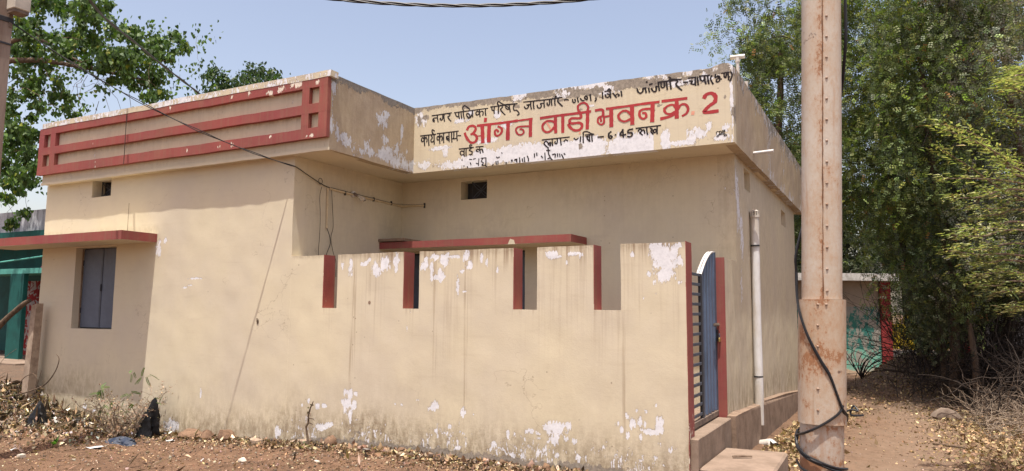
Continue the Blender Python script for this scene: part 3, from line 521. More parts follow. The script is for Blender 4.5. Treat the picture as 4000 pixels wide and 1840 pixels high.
def wear_sign(co):
    """parapet with the painted sign"""
    x, y, z = co[:, 0], co[:, 1], co[:, 2]
    w = np.zeros((len(co), 4))
    n = gnoise(x, z, 5, 11) - .5; n2 = gnoise(x, z, 14, 12) - .5
    # whitewashed and peeled strip along the foot
    edge = np.interp(x, [-5.81, -5.55, -5.3, -5.1, -4.9, -4.72, -4.5, -4.3, -4.0, -3.6, -3.2, -2.8, -2.5, -2.42, -2.40, -1.9, -1.51],
                        [3.70, 3.72, 3.69, 3.66, 3.74, 3.82, 3.76, 3.80, 3.80, 3.79, 3.78, 3.78, 3.78, 3.775, 3.6, 3.6, 3.55])
    lo = np.interp(x, [-5.81, -5.5, -5.1, -4.9, -4.2, -3.95, -2.4], [3.62, 3.58, 3.56, 3.55, 3.55, 3.5, 3.5])
    r = .5 + (edge - z + n * .05 + n2 * .03) * 7
    r = np.clip(r, 0, .95) * np.clip(.5 + (z - lo + n * .05) * 8, 0, 1) * (x < -2.41)
    r = np.where((x > -5.1) & (x < -3.5), r, r * np.clip(.78 + n * .9, 0, 1) + (x >= -3.5) * r * .25)
    for cx, cz, rx, rz in ((-5.38, 3.86, .14, .03), (-5.3, 3.80, .05, .06), (-5.62, 3.64, .1, .05), (-2.28, 3.66, .05, .12), (-2.12, 3.6, .12, .03), (-1.93, 3.69, .10, .06), (-1.98, 3.63, .05, .06),
                           (-1.78, 3.76, .03, .07), (-1.66, 3.62, .10, .04), (-1.6, 3.72, .03, .05), (-4.64, 3.88, .13, .04), (-4.38, 4.07, .10, .05), (-4.5, 4.22, .05, .05), (-5.05, 4.2, .1, .03), (-3.2, 4.17, .05, .015),
                           (-1.53, 4.0, .015, .4), (-4.9, 4.3, .06, .04), (-5.70, 4.3, .08, .10)):
        r = np.maximum(r, np.clip(1.0 - .5 * np.sqrt(((x - cx) / rx) ** 2 + ((z - cz) / rz) ** 2), 0, .8))
    topg = np.interp(x, [-5.81, -5.2, -4.6, -4.0, -3.6, -3.2, -2.6, -2.2, -1.8, -1.51], [4.40, 4.42, 4.40, 4.37, 4.33, 4.29, 4.31, 4.29, 4.31, 4.36])
    gg = np.clip(.5 + (z - topg + n * .07 + n2 * .04) * 9, 0, .92)
    w[:, 1] = gg
    for cx, cz, rx, rz in ((-2.33, 4.07, .035, .018), (-2.42, 4.02, .02, .02), (-2.28, 4.03, .03, .02), (-1.60, 4.07, .012, .02), (-5.72, 4.28, .04, .06), (-5.62, 4.32, .06, .04), (-4.62, 3.90, .02, .04), (-3.33, 3.68, .03, .035), (-1.52, 3.88, .02, .09), (-3.32, 4.14, .02, .02), (-4.22, 4.30, .05, .03)):
        w[:, 1] = np.maximum(w[:, 1], np.clip(1.0 - .5 * np.sqrt(((x - cx) / rx) ** 2 + ((z - cz) / rz) ** 2), 0, .8))
    crust = np.clip(.42 + n * .9 + n2 * .5, 0, .8) * sstep(z, topg - .09, topg + .03) * (x > -4.4)
    r = np.maximum(r, crust); w[:, 1] = np.where(crust > .5, w[:, 1] * .4, w[:, 1])
    w[:, 0] = r
    w[:, 2] = .18 * sstep(z, 4.15, 4.4)
    w[:, 3] = .12
    return w
def wear_jut(co):
    """side of the left room's parapet, faces +x"""
    x, y, z = co[:, 0], co[:, 1], co[:, 2]
    w = np.zeros((len(co), 4)); n = gnoise(y, z, 5, 21) - .5; n2 = gnoise(y, z, 15, 22) - .5
    edge = np.interp(y, [-.11, .1, .4, .9, 1.2, 1.58], [3.86, 3.80, 3.72, 3.79, 3.75, 3.72])
    r = np.clip(.5 + (edge - z + n * .22 + n2 * .1) * 4, 0, .68) * np.clip(.4 + (z - np.interp(y, [-.11, .5, 1.58], [3.70, 3.57, 3.52]) + n * .1) * 7, 0, 1)
    for cy, cz, ry, rz in ((.95, 3.88, .07, .07), (.86, 4.12, .12, .10), (.95, 4.22, .10, .06), (-.05, 4.33, .05, .12), (-.08, 4.1, .02, .2), (1.3, 4.05, .03, .15), (1.2, 3.8, .06, .1)):
        r = np.maximum(r, np.clip(.92 - .5 * np.sqrt(((y - cy) / ry) ** 2 + ((z - cz) / rz) ** 2), 0, .7))
    w[:, 0] = r
    w[:, 1] = np.clip(.45 + (z - 4.40 + n * .09) * 9, 0, .9)
    w[:, 2] = .35 + .3 * sstep(z, 4.2, 4.45); w[:, 3] = .2
    return w
def wear_side(co):
    """right side parapet, faces +x, much weathered"""
    x, y, z = co[:, 0], co[:, 1], co[:, 2]
    w = np.zeros((len(co), 4)); n = gnoise(y, z, 2.2, 31) - .5; n2 = gnoise(y * 1.0, z * .35, 11, 32) - .5
    r = .22 + .35 * n + .45 * n2 + .28 * sstep(z, 4.15, 4.42) + .20 * sstep(z, 3.72, 3.58) * sstep(y, 3, 5)
    w[:, 0] = np.clip(r, 0, .75)
    w[:, 1] = np.clip(.10 + .4 * n + .5 * n2 + .42 * sstep(z, 4.05, 4.42), 0, .85)
    w[:, 2] = .3; w[:, 3] = .35
    return w
def wear_cap(co):
    x, z = co[:, 0], co[:, 2]
    w = np.zeros((len(co), 4)); n = gnoise(x, z, 6, 41)
    w[:, 0] = np.clip(.40 + .35 * (n - .3), 0, .7); w[:, 2] = .35 * gnoise(x, z, 3, 42); return w
def wear_band(co):
    x, z = co[:, 0], co[:, 2]
    w = np.zeros((len(co), 4))
    for cx, cz, rx, rz in ((-6.55, 4.36, .05, .05), (-6.75, 4.33, .05, .03), (-6.28, 4.39, .06, .04), (-6.38, 4.39, .02, .03), (-5.96, 4.36, .03, .03), (-7.1, 4.38, .03, .03), (-7.4, 4.37, .02, .03), (-8.6, 4.38, .02, .04), (-5.86, 4.21, .01, .025),
                           (-6.02, 3.73, .03, .02), (-6.7, 3.77, .02, .02), (-6.1, 3.72, .015, .012), (-7.6, 3.74, .03, .015), (-8.2, 3.76, .02, .02), (-7.35, 3.73, .02, .02)):
        w[:, 0] = np.maximum(w[:, 0], np.clip(1.0 - .5 * np.sqrt(((x - cx) / rx) ** 2 + ((z - cz) / rz) ** 2), 0, .75))
    w[:, 0] = np.maximum(w[:, 0], .27 * gnoise(x, z, 9, 43)); w[:, 2] = .40 * gnoise(x, z, 3, 44) + .2 * sstep(z, 4.36, 4.41); w[:, 3] = .30
    return w
def wear_panel(co):
    x, z = co[:, 0], co[:, 2]; w = np.zeros((len(co), 4)); n = gnoise(x, z, 7, 45)
    w[:, 0] = .30 * n; w[:, 2] = .10 + .45 * sstep(z, 4.24, 4.31) + .45 * sstep(z, 3.92, 3.99) * (z < 4.0) + .3 * sstep(z, 3.66, 3.69) * (z < 3.7); w[:, 3] = .1; return w  # flaking; darker towards the top of each panel and of the base strip
def wear_plain(a=.10):
    def f(co):
        w = np.zeros((len(co), 4)); w[:, 2] = a + .15 * sstep(gnoise(co[:, 0] + co[:, 1], co[:, 2], 2, 51), .4, .9); w[:, 3] = .05; return w
    return f
def wear_rightwall(co):
    y, z = co[:, 1], co[:, 2]; w = np.zeros((len(co), 4))
    w[:, 2] = .16 + .55 * sstep(z, 1.0, .55) * (.4 + gnoise(y, z, 4, 61)) + .15 * gnoise(y, z, 1.3, 62)
    for cy, cz, ry, rz in ((2.35, 2.95, .10, .35), (2.55, 2.6, .10, .3), (2.25, 3.2, .05, .25), (2.45, 1.95, .05, .25)):
        w[:, 0] = np.maximum(w[:, 0], np.clip(.92 - .5 * np.sqrt(((y - cy) / ry) ** 2 + ((z - cz) / rz) ** 2), 0, .8))
    w[:, 3] = .12; return w
def wear_soffit(co):
    w = np.zeros((len(co), 4)); w[:, 2] = .05; return w

# ------------------------------------------------------------------ ground
_gx = [-40, -16, -13, -12, -11.5, -10.9, -10, -9.2, -8.8, -6.9, -5.7, -2.7, -1.6, -.5, 1.5, 40]
_gz = [.3, .45, .50, .46, .38, .22, .10, .03, .04, .107, .17, .19, .15, .08, .06, .1]
_gr = [.05] * 3 + [.05] * 8 + [.06, .08, .07, .06, .05]
def ground_np(x, y):
    x = np.asarray(x, float); y = np.asarray(y, float)
    a = np.interp(x, _gx, _gz); b = np.interp(x, _gx, _gr)
    f = np.exp(-np.clip(-y - .05, 0, None) / np.where(x < -9.8, 1.5, .8))
    z = b + (a - b) * f
    # lane falls away to the back on the right of the building
    z = z - .20 * sstep(y, .5, 8) * sstep(x, -1.9, -1.2)
    # litter mound under the trees
    z = z + .80 * sstep(x, -1.25, .25) * sstep(x, 9, 4) * np.exp(-((y - 14.0) / 2.4) ** 2) + .35 * sstep(x, 1.1, 3.2) * sstep(y, 3, 7)
    d = np.hypot(x, y + 3)
    z = z + (.035 * (gnoise(x, y, 1.3, 1) - .5) + .02 * (gnoise(x, y, 4.5, 2) - .5) + .010 * (gnoise(x, y, 13, 3) - .5)) * np.exp(-d / 60)
    z = z + 1.2 * (gnoise(x, y, .03, 4) - .5) * sstep(d, 30, 120)
    return z
def gz(x, y): return float(ground_np(np.array([x]), np.array([y]))[0])

def axis_pts(segs):
    out = []
    for a, b, s in segs: out += list(np.arange(a, b, s))
    out.append(segs[-1][1]); return np.array(out)
gxs = axis_pts([(-900, -200, 100), (-200, -60, 20), (-60, -16, 2), (-16, 5, .045), (5, 20, .5), (20, 80, 6), (80, 200, 20), (200, 900, 100)])
gys = axis_pts([(-500, -100, 50), (-100, -20, 8), (-20, -5, .6), (-5, 3, .045), (3, 18, .10), (18, 40, 1.0), (40, 200, 16), (200, 1500, 130)])
GX, GY = np.meshgrid(gxs, gys)
GZ = ground_np(GX.ravel(), GY.ravel())
nx, ny = len(gxs), len(gys)
ii, jj = np.meshgrid(np.arange(nx - 1), np.arange(ny - 1)); base = (jj * nx + ii).ravel()
gf = np.stack([base, base + 1, base + nx + 1, base + nx], 1).ravel()
# ground material : red-brown dust, small stones, litter-dark patches
m, nt, out = new_mat('dry_earth'); g = G(nt); P = g.pos()
a = g.attr('tint'); sep = g.n('ShaderNodeSeparateColor'); nt.links.new(a.outputs['Color'], sep.inputs[0])
n1 = g.noise(P, .8, 6, .6); n2 = g.noise(P, 7, 8, .7); n3 = g.noise(P, 45, 6, .75)
c = g.mix(g.ramp(n1, .35, .65), (.185, .113, .072), (.142, .086, .055))
c = g.mix(g.ramp(n2, .42, .68, 0, .75), c, (.085, .053, .035))
c = g.mix(g.ramp(n3, .56, .70, 0, .6), c, (.25, .185, .135))
c = g.mix(g.ramp(n3, .42, .30, 0, .6), c, (.06, .036, .024))
c = g.mix(g.math('MULTIPLY', sep.outputs['Red'], g.ramp(n1, .3, .6, .6, 1.)), c, g.mix(g.ramp(n2, .3, .7), (.225, .158, .110), (.178, .122, .083)))
c = g.mix(g.math('MULTIPLY', sep.outputs['Green'], g.ramp(n2, .25, .7, .3, 1.)), c, g.mix(g.ramp(n3, .35, .65), (.085, .06, .045), (.17, .13, .095)))
h = g.math('ADD', g.math('MULTIPLY', n2, .8), g.math('MULTIPLY', n3, .5))
g.bsdf(out, c, .95, h, .9, .03, spec=.1)
M_earth = m
lane = np.exp(-((GX + .15 - .05 * (GY)) / .85) ** 2) * sstep(GY, -4, -1) * sstep(GY, 20, 14)
lane = np.maximum(lane, .9 * sstep(GX, -5.5, -4.) * np.exp(-((GX) / 3) ** 2) * sstep(GY, 2, -2))
lane = np.maximum(lane, sstep(GY, 16.2, 17) * sstep(GX, 1, -1))
dirt = np.maximum(sstep(GX, -9.3, -10.8) * sstep(GY, -2.2, -.6), .8 * sstep(GX, .9, 2.2) * sstep(GY, 3.5, 7))
dirt = np.maximum(dirt, .6 * np.exp(-((GX - .4) / 2.2) ** 2 - ((GY - 13) / 4) ** 2))
cols = np.stack([lane, dirt, lane * 0, lane * 0 + 1], -1).reshape(-1, 4)
ground = mesh_np('ground', np.stack([GX.ravel(), GY.ravel(), GZ], 1), gf, 4, M_earth, colors=cols, kind='structure', smooth=True)
ground['label'] = 'red-brown dusty earth with small stones around the building'

# ------------------------------------------------------------------ the community building
bld = empty('community_building', (-6.5, 3.9, 0), 'single-storey cream building with red banded parapet and hand-painted sign', 'building')
J = .004
def wall(name, parent, mat, wear, *args, **kw):
    mb = MB(); lab = kw.pop('label', None); J_ = kw.pop('j', J)
    grid_wall(mb, *args, **kw)
    o = mb.build(name, mat, parent, wear=wear, jitter=J_); weld(o)
    if lab: o['label'] = lab
    return o
VENT1 = (-10.46, -10.015, 3.295, 3.5495); WIN = (-10.75, -9.80, 1.375, 2.555)
wall('wall', bld, M_cream, wear_front, 0, -11.6, XA, -.3, 3.55, 0, .2, holes=(VENT1, WIN), step=.03)
VENT2 = (-5.417, -4.986, 3.24, 3.50); DOOR = (-6.30, -5.25, .4, 2.50); WIN2 = (-5.05, -4.39, 1.2, 2.50)
wall('wall', bld, M_cream, wear_plain(.06), 0, XA, -1.83, .3, 3.55, YR, 2.39, holes=(VENT2, DOOR, WIN2), step=.12)
wall('wall', bld, M_cream, wear_plain(.10), 1, .2, 7.8, -.3, 3.55, -6.637, XA - .0005, step=.12)
SV = ((2.80, 3.22, 3.23, 3.49), (6.08, 6.59, 3.12, 3.37))
wall('wall', bld, M_cream, wear_rightwall, 1, YR, 7.8, -.3, 3.55, -1.83, XW, holes=SV, step=.08)
wall('wall', bld, M_cream, wear_plain(), 1, .2, 7.8, -.3, 3.55, -11.6, -11.4, step=.3)
wall('wall', bld, M_cream, wear_plain(), 0, -11.4, -1.83, -.3, 3.55, 7.6, 7.8, step=.4)
MB().box(-6.43, -1.84, .192, 2.188, .2, .56).build('floor', M_step, bld)
# dark backs of the side ventilator recesses
for a, b, c_, d in SV:
    MB().box(-1.78, -1.70, a - .01, b + .01, c_ - .01, d + .01).build('ventilator_back', M_cream, bld, wear=wear_plain(.1))
# stub wall beside the gate
wall('gate_pier', bld, M_cream, wear_rightwall, 1, 1.492, 2.189, .5, 2.275, -1.82, XW, step=.08)
MB().box(-1.822, -1.628, 1.486, 1.4915, .56, 2.277).build('painted_pier_face', M_red, bld, wear=wear_band, jitter=.001)
# roof slab and soffits
def slab_poly(z0, z1, i=0.0):
    return MB().prism([(-11.55, -.035 + i), (XJ - .06, -.035 + i), (XJ - .06, YP + .06), (XR - .06, YP + .06), (XR - .06, 8.25), (-11.55, 8.25)], 2, z0, z1)
slab_poly(3.552, 3.70).build('roof_slab', M_cream, bld, wear=wear_soffit)
# parapet walls
wall('parapet', bld, M_cream, wear_panel, 0, -11.56, XJ, 3.55, 4.475, -.105, .02, step=.04)
wall('parapet', bld, M_weath, wear_jut, 1, .021, 1.58, 3.55, 4.468, -5.93, XJ - .001, step=.03)
o = wall('parapet', bld, M_weath, wear_jut, 1, -.1045, .0205, 3.55, 4.473, -5.84, XJ + .001, step=.03)
def sign_top(co):
    # the coping sags a little to the right and ends in a lump of mortar
    k = sstep(co[:, 2], 4.2, 4.47)
    co[:, 2] += k * (np.interp(co[:, 0], [-5.81, -4.5, -3, -1.75, -1.62, -1.55, -1.51], [0, -.025, -.03, -.045, -.005, -.012, -.05]) + .012 * (gnoise(co[:, 0], co[:, 1], 9, 77) - .5))
sign = wall('sign_parapet', bld, M_cream, wear_sign, 0, XJ - .001, XR, 3.55, 4.47, YP, 1.70, step=.018, j=.0008, label='parapet face with black and red painted lettering, flaking white at its foot')
me = sign.data; co = np.empty(len(me.vertices) * 3); me.vertices.foreach_get('co', co); co = co.reshape(-1, 3); sign_top(co); me.vertices.foreach_set('co', co.ravel()); me.update()
wall('parapet', bld, M_weath, wear_side, 1, 1.7002, 8.3, 3.55, 4.435, -1.63, XR, step=.04)
wall('parapet', bld, M_weath, wear_plain(), 0, -11.56, -1.63, 3.56, 4.43, 8.18, 8.3, step=.4)
wall('parapet', bld, M_weath, wear_plain(), 1, .021, 8.18, 3.55, 4.47, -11.56, -11.44, step=.3)
# bright lip along the slab's foot, coping strip, red bands
def band(name, x0, x1, z0, z1, y0, y1, mat, wearf, step=.04, lean=None):
    mb = MB(); grid_wall(mb, 0, x0, x1, z0, z1, y0, y1, step=step)
    o = mb.build(name, mat, bld, wear=wearf, jitter=.005); weld(o); return o
band('parapet_lip', -11.56, XJ + .015, 3.537, 3.572, -.125, -.1055, M_cream, wear_soffit)
band('coping', -11.55, -5.765, 4.411, 4.487, -.168, -.03, M_cream, wear_cap, .03)
band('red_band', -11.61, XJ + .004, 4.309, 4.4105, -.165, -.1055, M_red, wear_band, .03)
band('red_band', -11.615, XJ + .004, 3.995, 4.108, -.165, -.1055, M_red, wear_band, .03)
band('red_band', -11.62, XJ + .004, 3.690, 3.815, -.165, -.1055, M_red, wear_band, .03)
for x0, x1 in ((-11.615, -11.485), (-11.32, -11.19), (-6.205, -6.092), (-5.936, XJ + .003)):
    for z0, z1 in ((3.8152, 3.9948), (4.1082, 4.3088)):
        band('red_band_upright', x0, x1, z0, z1, -.1645, -.1055, M_red, wear_band)
# movement joint in the bands and the wall below
MB().box(-9.517, -9.503, -.1675, -.1655, 3.69, 4.41).build('parapet_joint', M_barkdark, bld)
MB().box(-9.585, -9.577, -.0015, .01, 2.71, 3.16).build('wall_crack', M_twig, bld)

# lettering : flat brush strokes, each word one part
def catmull(pts, k=5):
    if len(pts) < 3: return pts
    P = [pts[0]] + list(pts) + [pts[-1]]; out = []
    for i in range(1, len(P) - 2):
        p0, p1, p2, p3 = [np.array(q, float) for q in P[i - 1:i + 3]]
        for t in np.arange(0, 1, 1 / k):
            out.append(tuple(.5 * ((2 * p1) + (-p0 + p2) * t + (2 * p0 - 5 * p1 + 4 * p2 - p3) * t * t + (-p0 + 3 * p1 - 3 * p2 + p3) * t ** 3)))
    out.append(tuple(P[-1])); return out
words = {}
for word, colr, width, strokes in LETTERING:
    mb = words.setdefault((word, colr), MB())
    for s in strokes:
        if len(s) == 1: s = [s[0], (s[0][0] + .01, s[0][1])]
        p = [np.array(q) for q in catmull(s)]
        yy = 1.5782 - (len(mb.v) % 97) * .00001
        L = []; R_ = []
        # extend ends a little like a flat brush
        d0 = p[1] - p[0]; d1 = p[-1] - p[-2]
        p[0] = p[0] - d0 / (np.linalg.norm(d0) + 1e-9) * width * .3; p[-1] = p[-1] + d1 / (np.linalg.norm(d1) + 1e-9) * width * .3
        for i in range(len(p)):
            d = p[min(i + 1, len(p) - 1)] - p[max(i - 1, 0)]; d = d / (np.linalg.norm(d) + 1e-9); nrm = np.array([-d[1], d[0]])
            # flat brush held slanted : verticals broad, horizontals a bit thinner
            wv = width * (.5 + .06 * random.uniform(-1, 1)) * (1.12 if abs(d[1]) > abs(d[0]) else .92)
            L.append(p[i] + nrm * wv); R_.append(p[i] - nrm * wv)
        vs = [(q[0], yy, q[1]) for q in L] + [(q[0], yy, q[1]) for q in R_]; n = len(p)
        mb.add(vs, [(i, i + 1, n + i + 1, n + i) for i in range(n - 1)])
def wear_ink(co):
    w = np.zeros((len(co), 4)); w[:, 0] = .20; return w
def wear_ink2(co):
    w = np.zeros((len(co), 4)); w[:, 0] = .22; return w
for (word, colr), mb in words.items():
    mt = {'black': M_black, 'red': M_redink, 'redfaint': M_pinkink}[colr]
    o = mb.build('lettering', mt, sign, wear=(wear_ink2 if word == 'remnant' else wear_ink))
    o['label'] = {'black': 'black', 'red': 'large red', 'redfaint': 'faded red'}[colr] + ' brush lettering on the parapet'

# ventilators with iron grilles
def grille(x0, x1, z0, z1, y, parent):
    MB().box(x0, x1, y + .06, y + .07, z0, z1).build('ventilator_back', M_darkiron, parent)  # dark sheet standing in for the unlit interior behind the grille
    r = .006
    c0, c1 = (x0 + x1) / 2, (z0 + z1) / 2; w, h = (x1 - x0) / 2, (z1 - z0) / 2
    for k in (0, 1): MB().tube([(x0 + .01 + k * (x1 - x0 - .02), y, z0), (x0 + .01 + k * (x1 - x0 - .02), y, z1)], .009, 4).build('grille_frame', M_darkiron, parent)
    for q in range(4):
        sx = 1 if q in (0, 3) else -1; sz = 1 if q in (0, 1) else -1
        pts = [(c0 + sx * w * (1 - .45 * math.sin(t)) * (1 if q % 2 == 0 else 1) * math.cos(t * .0) * (1 - t / 2.2), y, c1 + sz * h * (t / 1.6 + .0) if False else c1 + sz * h * (1 - t / 1.57) ** .6) for t in np.linspace(0, 1.5, 7)]
        pts = [(c0 + sx * w * u, y, c1 + sz * h * u ** 1.7) for u in np.linspace(0, 1, 7)]
        MB().tube(pts, r, 5).build('grille_bar', M_greyiron, parent)
        pts = [(c0 + sx * w * u ** 1.7, y, c1 + sz * h * u) for u in np.linspace(.1, 1, 6)]
        MB().tube(pts, r * .8, 5).build('grille_bar', M_greyiron, parent)
grille(-10.46, -10.02, 3.295, 3.55, .15, bld)
grille(-5.29, -4.99, 3.24, 3.50, YR + .10, bld)
MB().box(-5.42, -4.98, YR + .19, YR + .195, 3.23, 3.51).build('ventilator_back', M_darkiron, bld)  # another dark sheet, painted in place of the shade inside the opening

# steel shutter window under the sunshade
w0 = MB().box(-10.745, -9.805, .135, .15, 1.38, 2.55).build('window', M_darkiron, bld)
for x0, x1 in ((-10.735, -10.283), (-10.272, -9.81)):
    sh = MB().box(x0, x1, .120, .134, 1.39, 2.545, .004).build('shutter', M_shutter, w0)
MB().box(-10.30, -10.262, .112, .1195, 1.385, 2.548, .003).build('shutter_flange', M_greyiron, w0)
MB().tube([(-10.27, .105, 1.92), (-10.27, .105, 2.02)], .010, 6).build('latch', M_darkiron, w0)
for zz in (1.6, 2.3):
    MB().tube([(-10.735, .115, zz), (-10.735, .115, zz + .08)], .009, 6).build('hinge', M_darkiron, w0)
MB().box(-10.7525, -10.74, .10, .118, 1.38, 2.54).build('broken_render_edge', M_cement, bld, jitter=.02)

# doors and window of the veranda
d0 = MB().box(-6.295, -5.255, YR + .05, YR + .06, .56, 2.495).build('door', M_darkiron, bld)
for x0, x1 in ((-6.28, -5.78), (-5.77, -5.27)):
    MB().box(x0, x1, YR + .035, YR + .049, .57, 2.48, .004).build('door_leaf', M_greyiron, d0)
d1 = MB().box(-5.045, -4.395, YR + .05, YR + .06, 1.205, 2.495).build('window', M_darkiron, bld)
for x0, x1 in ((-5.035, -4.725), (-4.715, -4.405)):
    MB().box(x0, x1, YR + .035, YR + .049, 1.215, 2.48, .004).build('shutter', M_greyiron, d1)

# sunshades
def sunshade(x0, x1, y0, y1, z0, z1, wf, dip=0):
    a = empty_part = None
    mb = MB(); mb.box(x0 + .004, x1 - .004, y0 + .004, y1, z0, z1 - .003)
    s_ = mb.build('sunshade', M_cream, bld, wear=wear_plain(.12))
    mb = MB(); grid_wall(mb, 0, x0, x1, z0 + .002, z1, y0, y0 + .0035, step=.05)
    mb.build('red_edge', M_red, s_, wear=wear_band, jitter=.003)
    mb = MB(); grid_wall(mb, 1, y0 + .0036, y1, z0 + .002, z1, x1 - .0035, x1, step=.05)
    mb.build('red_edge', M_red, s_, wear=wear_band, jitter=.003)
    return s_
sunshade(-12.35, -8.93, -.525, -.001, 2.575, 2.695, wear_band)
sunshade(XA + .001, -3.50, 1.68, YR - .001, 2.53, 2.625, wear_band)
MB().box(XA + .001, -5.99, 1.672, YR - .001, 2.6255, 2.66).build('mortar_lump', M_cement, bld, jitter=.03)

# ------------------------------------------------------------------ boundary wall of the veranda
bw = empty('boundary_wall', (-4.05, 0, 0), 'cream crenellated boundary wall with four notches and red notch sides', 'wall')
NOT = [(-5.925, -5.712, 1.70, 3), (-4.772, -4.563, 1.70, 3), (-3.413, -3.152, 1.70, 3), (-2.548, -2.278, 1.70, 3)]
w_ = wall('wall', bw, M_cream, wear_front, 0, XA + .0005, -1.665, -.2, 2.318, 0, .19, holes=NOT, step=.02)
for a, *_ in NOT:
    mb = MB(); grid_wall(mb, 1, .0005, .191, 1.702, 2.322, a - .003, a + .005, step=.06)
    mb.build('painted_jamb', M_red, bw, wear=wear_band, jitter=.0015)
mb = MB(); grid_wall(mb, 1, .0005, .192, -.15, 2.325, -1.668, -1.660, step=.06)
mb.build('painted_end', M_red, bw, wear=lambda co: np.stack([.30 * sstep(co[:, 2], 1.0, .3) + .2 * gnoise(co[:, 1] * 3, co[:, 2], 7, 71) + .25 * sstep(co[:, 1], .05, .0) * sstep(co[:, 2], .9, .3), .35 * sstep(co[:, 2], .5, .2), co[:, 0] * 0 + .2, co[:, 0] * 0 + .2], 1), jitter=.003)
for x, z in ((-5.235, 1.765), (-5.255, 1.475), (-5.50, 1.44)):
    MB().prism([(x + .018 * math.cos(t), z + .020 * math.sin(t)) for t in np.linspace(0, 6.28, 11)[:-1]], 1, -.002, .004).build('filled_hole', M_cement, bw)
# thin crack below the second notch
MB().tube([(-4.67, -.001, 1.66), (-4.66, -.001, 1.60), (-4.68, -.001, 1.54), (-4.65, -.001, 1.45), (-4.66, -.001, 1.33), (-4.69, -.001, 1.25), (-4.67, -.001, 1.15)], .0022, 4).build('wall_crack', M_twig, bw)

# ------------------------------------------------------------------ threshold, plinth, step
MB().prism([(1.47, -.25), (1.47, .60), (1.9, .60), (2.1, .585), (2.9, .565), (3.4, .545), (3.45, .56), (5.4, .46), (7.9, .285), (7.9, -.25)], 0, XW + .0005, -1.545).build('plinth', M_cement, bld, jitter=.02)
MB().box(-1.90, -1.588, .193, 1.469, -.25, .582, .008).build('threshold', M_step, bld, jitter=.006)
MB().box(-1.659, -1.588, .02, .1925, -.25, .582, .006).build('threshold', M_step, bld, jitter=.004)
st = MB().box(-1.586, -.975, .02, 1.10, -.2, .345, .02)
step = st.build('entrance_step', M_step, None, jitter=.010)
tag(step, 'square cement block step below the blue gate', 'step')
tag(MB().tube([(-1.40, .55, .362), (-1.33, .60, .366), (-1.24, .63, .366)], [.010, .013, .009], 6).build('stick', M_twig), 'short broken stick lying on the cement entrance step', 'stick')
mb = MB(); mb.add([(-1.42, .42, .352), (-1.36, .45, .356), (-1.35, .50, .353), (-1.43, .48, .362)], [(0, 1, 2, 3)])

# ------------------------------------------------------------------ gate and grille
gate = empty('gate', (-1.74, 1.17, .6), 'blue corrugated sheet gate with a curved top beside the red pier', 'gate')
GXp = -1.735
arc = lambda y: 2.05 + .285 * math.sin(min(1, max(0, (y - .85) / .64)) * math.pi / 2) ** .9
ys = np.linspace(.86, 1.475, 56); mb = MB(); vs = []
for i, y in enumerate(ys):
    dx = .011 * math.copysign(min(1, abs(math.sin((y - .86) / .068 * math.pi)) * 1.8), math.sin((y - .86) / .068 * math.pi))
    vs += [(GXp + dx, y, .665), (GXp + dx, y, arc(y) - .01)]
mb.add(vs, [(2 * i, 2 * i + 2, 2 * i + 3, 2 * i + 1) for i in range(len(ys) - 1)])
mb.build('sheet', M_bluesheet, gate)
MB().tube([(GXp - .02, y, arc(y) + .004) for y in np.linspace(.845, 1.49, 12)], .006, 6).build('top_rail', M_greyiron, gate)
fl = MB(); yy = np.linspace(.845, 1.49, 14)
vs = []
for y in yy: vs += [(GXp - .045, y, arc(y) + .008), (GXp + .008, y, arc(y) + .008), (GXp + .008, y, arc(y) - .006), (GXp - .035, y, arc(y) + .003)]
fl.add(vs, [(4 * i + k, 4 * i + (k + 1) % 4, 4 * i + 4 + (k + 1) % 4, 4 * i + 4 + k) for i in range(len(yy) - 1) for k in range(4)])
fl.build('top_flange', M_pvc, gate)['label'] = 'pale curved top edge'
MB().box(GXp - .015, GXp + .015, 1.475, 1.490, .62, arc(1.49)).build('stile', M_greyiron, gate)
MB().box(GXp - .015, GXp + .015, .845, .862, .62, 2.05).build('stile', M_greyiron, gate)
M_rusty = simple('rusty_bar', (.20, .15, .115), .85, .2, 10, .5, col2=(.12, .09, .075))
MB().box(GXp - .02, GXp + .018, .20, 1.49, .598, .655, .004).build('bottom_rail', M_rusty, gate)
bolt = MB().tube([(-1.705, 1.30, 1.555), (-1.705, 1.57, 1.557)], .011, 8).build('bolt', M_rusty, gate)
for yb in (1.32, 1.40, 1.455, 1.53):
    MB().tube([(-1.705, yb, 1.555), (-1.705, yb + .012, 1.555)], .019, 8).build('bolt_bracket', M_rusty, gate)
MB().box(-1.722, -1.706, 1.455, 1.487, 1.38, 1.50, .003).build('hasp', M_darkiron, gate)
pl = empty('padlock', (-1.69, 1.465, 1.41), 'small brass and steel padlock hanging from the blue gate hasp', 'padlock')
M_brass = simple('brass', (.45, .31, .10), .4, .1, 30, .1, metal=.6)
MB().box(-1.700, -1.682, 1.442, 1.488, 1.372, 1.415, .004).build('body', M_brass, pl)
MB().tube([(-1.691, 1.450, 1.41), (-1.691, 1.450, 1.445), (-1.691, 1.457, 1.458), (-1.691, 1.473, 1.458), (-1.691, 1.480, 1.445), (-1.691, 1.480, 1.41)], .0045, 6).build('shackle', M_greyiron, pl)
gr = empty('iron_grille', (-1.74, .52, .6), 'dark iron ladder grille between boundary wall and blue gate', 'grille')
for k in range(15):
    z = .70 + k * (2.055 - .70) / 14
    MB().box(GXp - .006, GXp + .010, .191, .79, z - .014, z + .014, .002).build('bar', M_greyiron, gr)
MB().box(GXp - .014, GXp + .014, .79, .835, .62, 2.07, .003).build('upright', M_darkiron, gr)

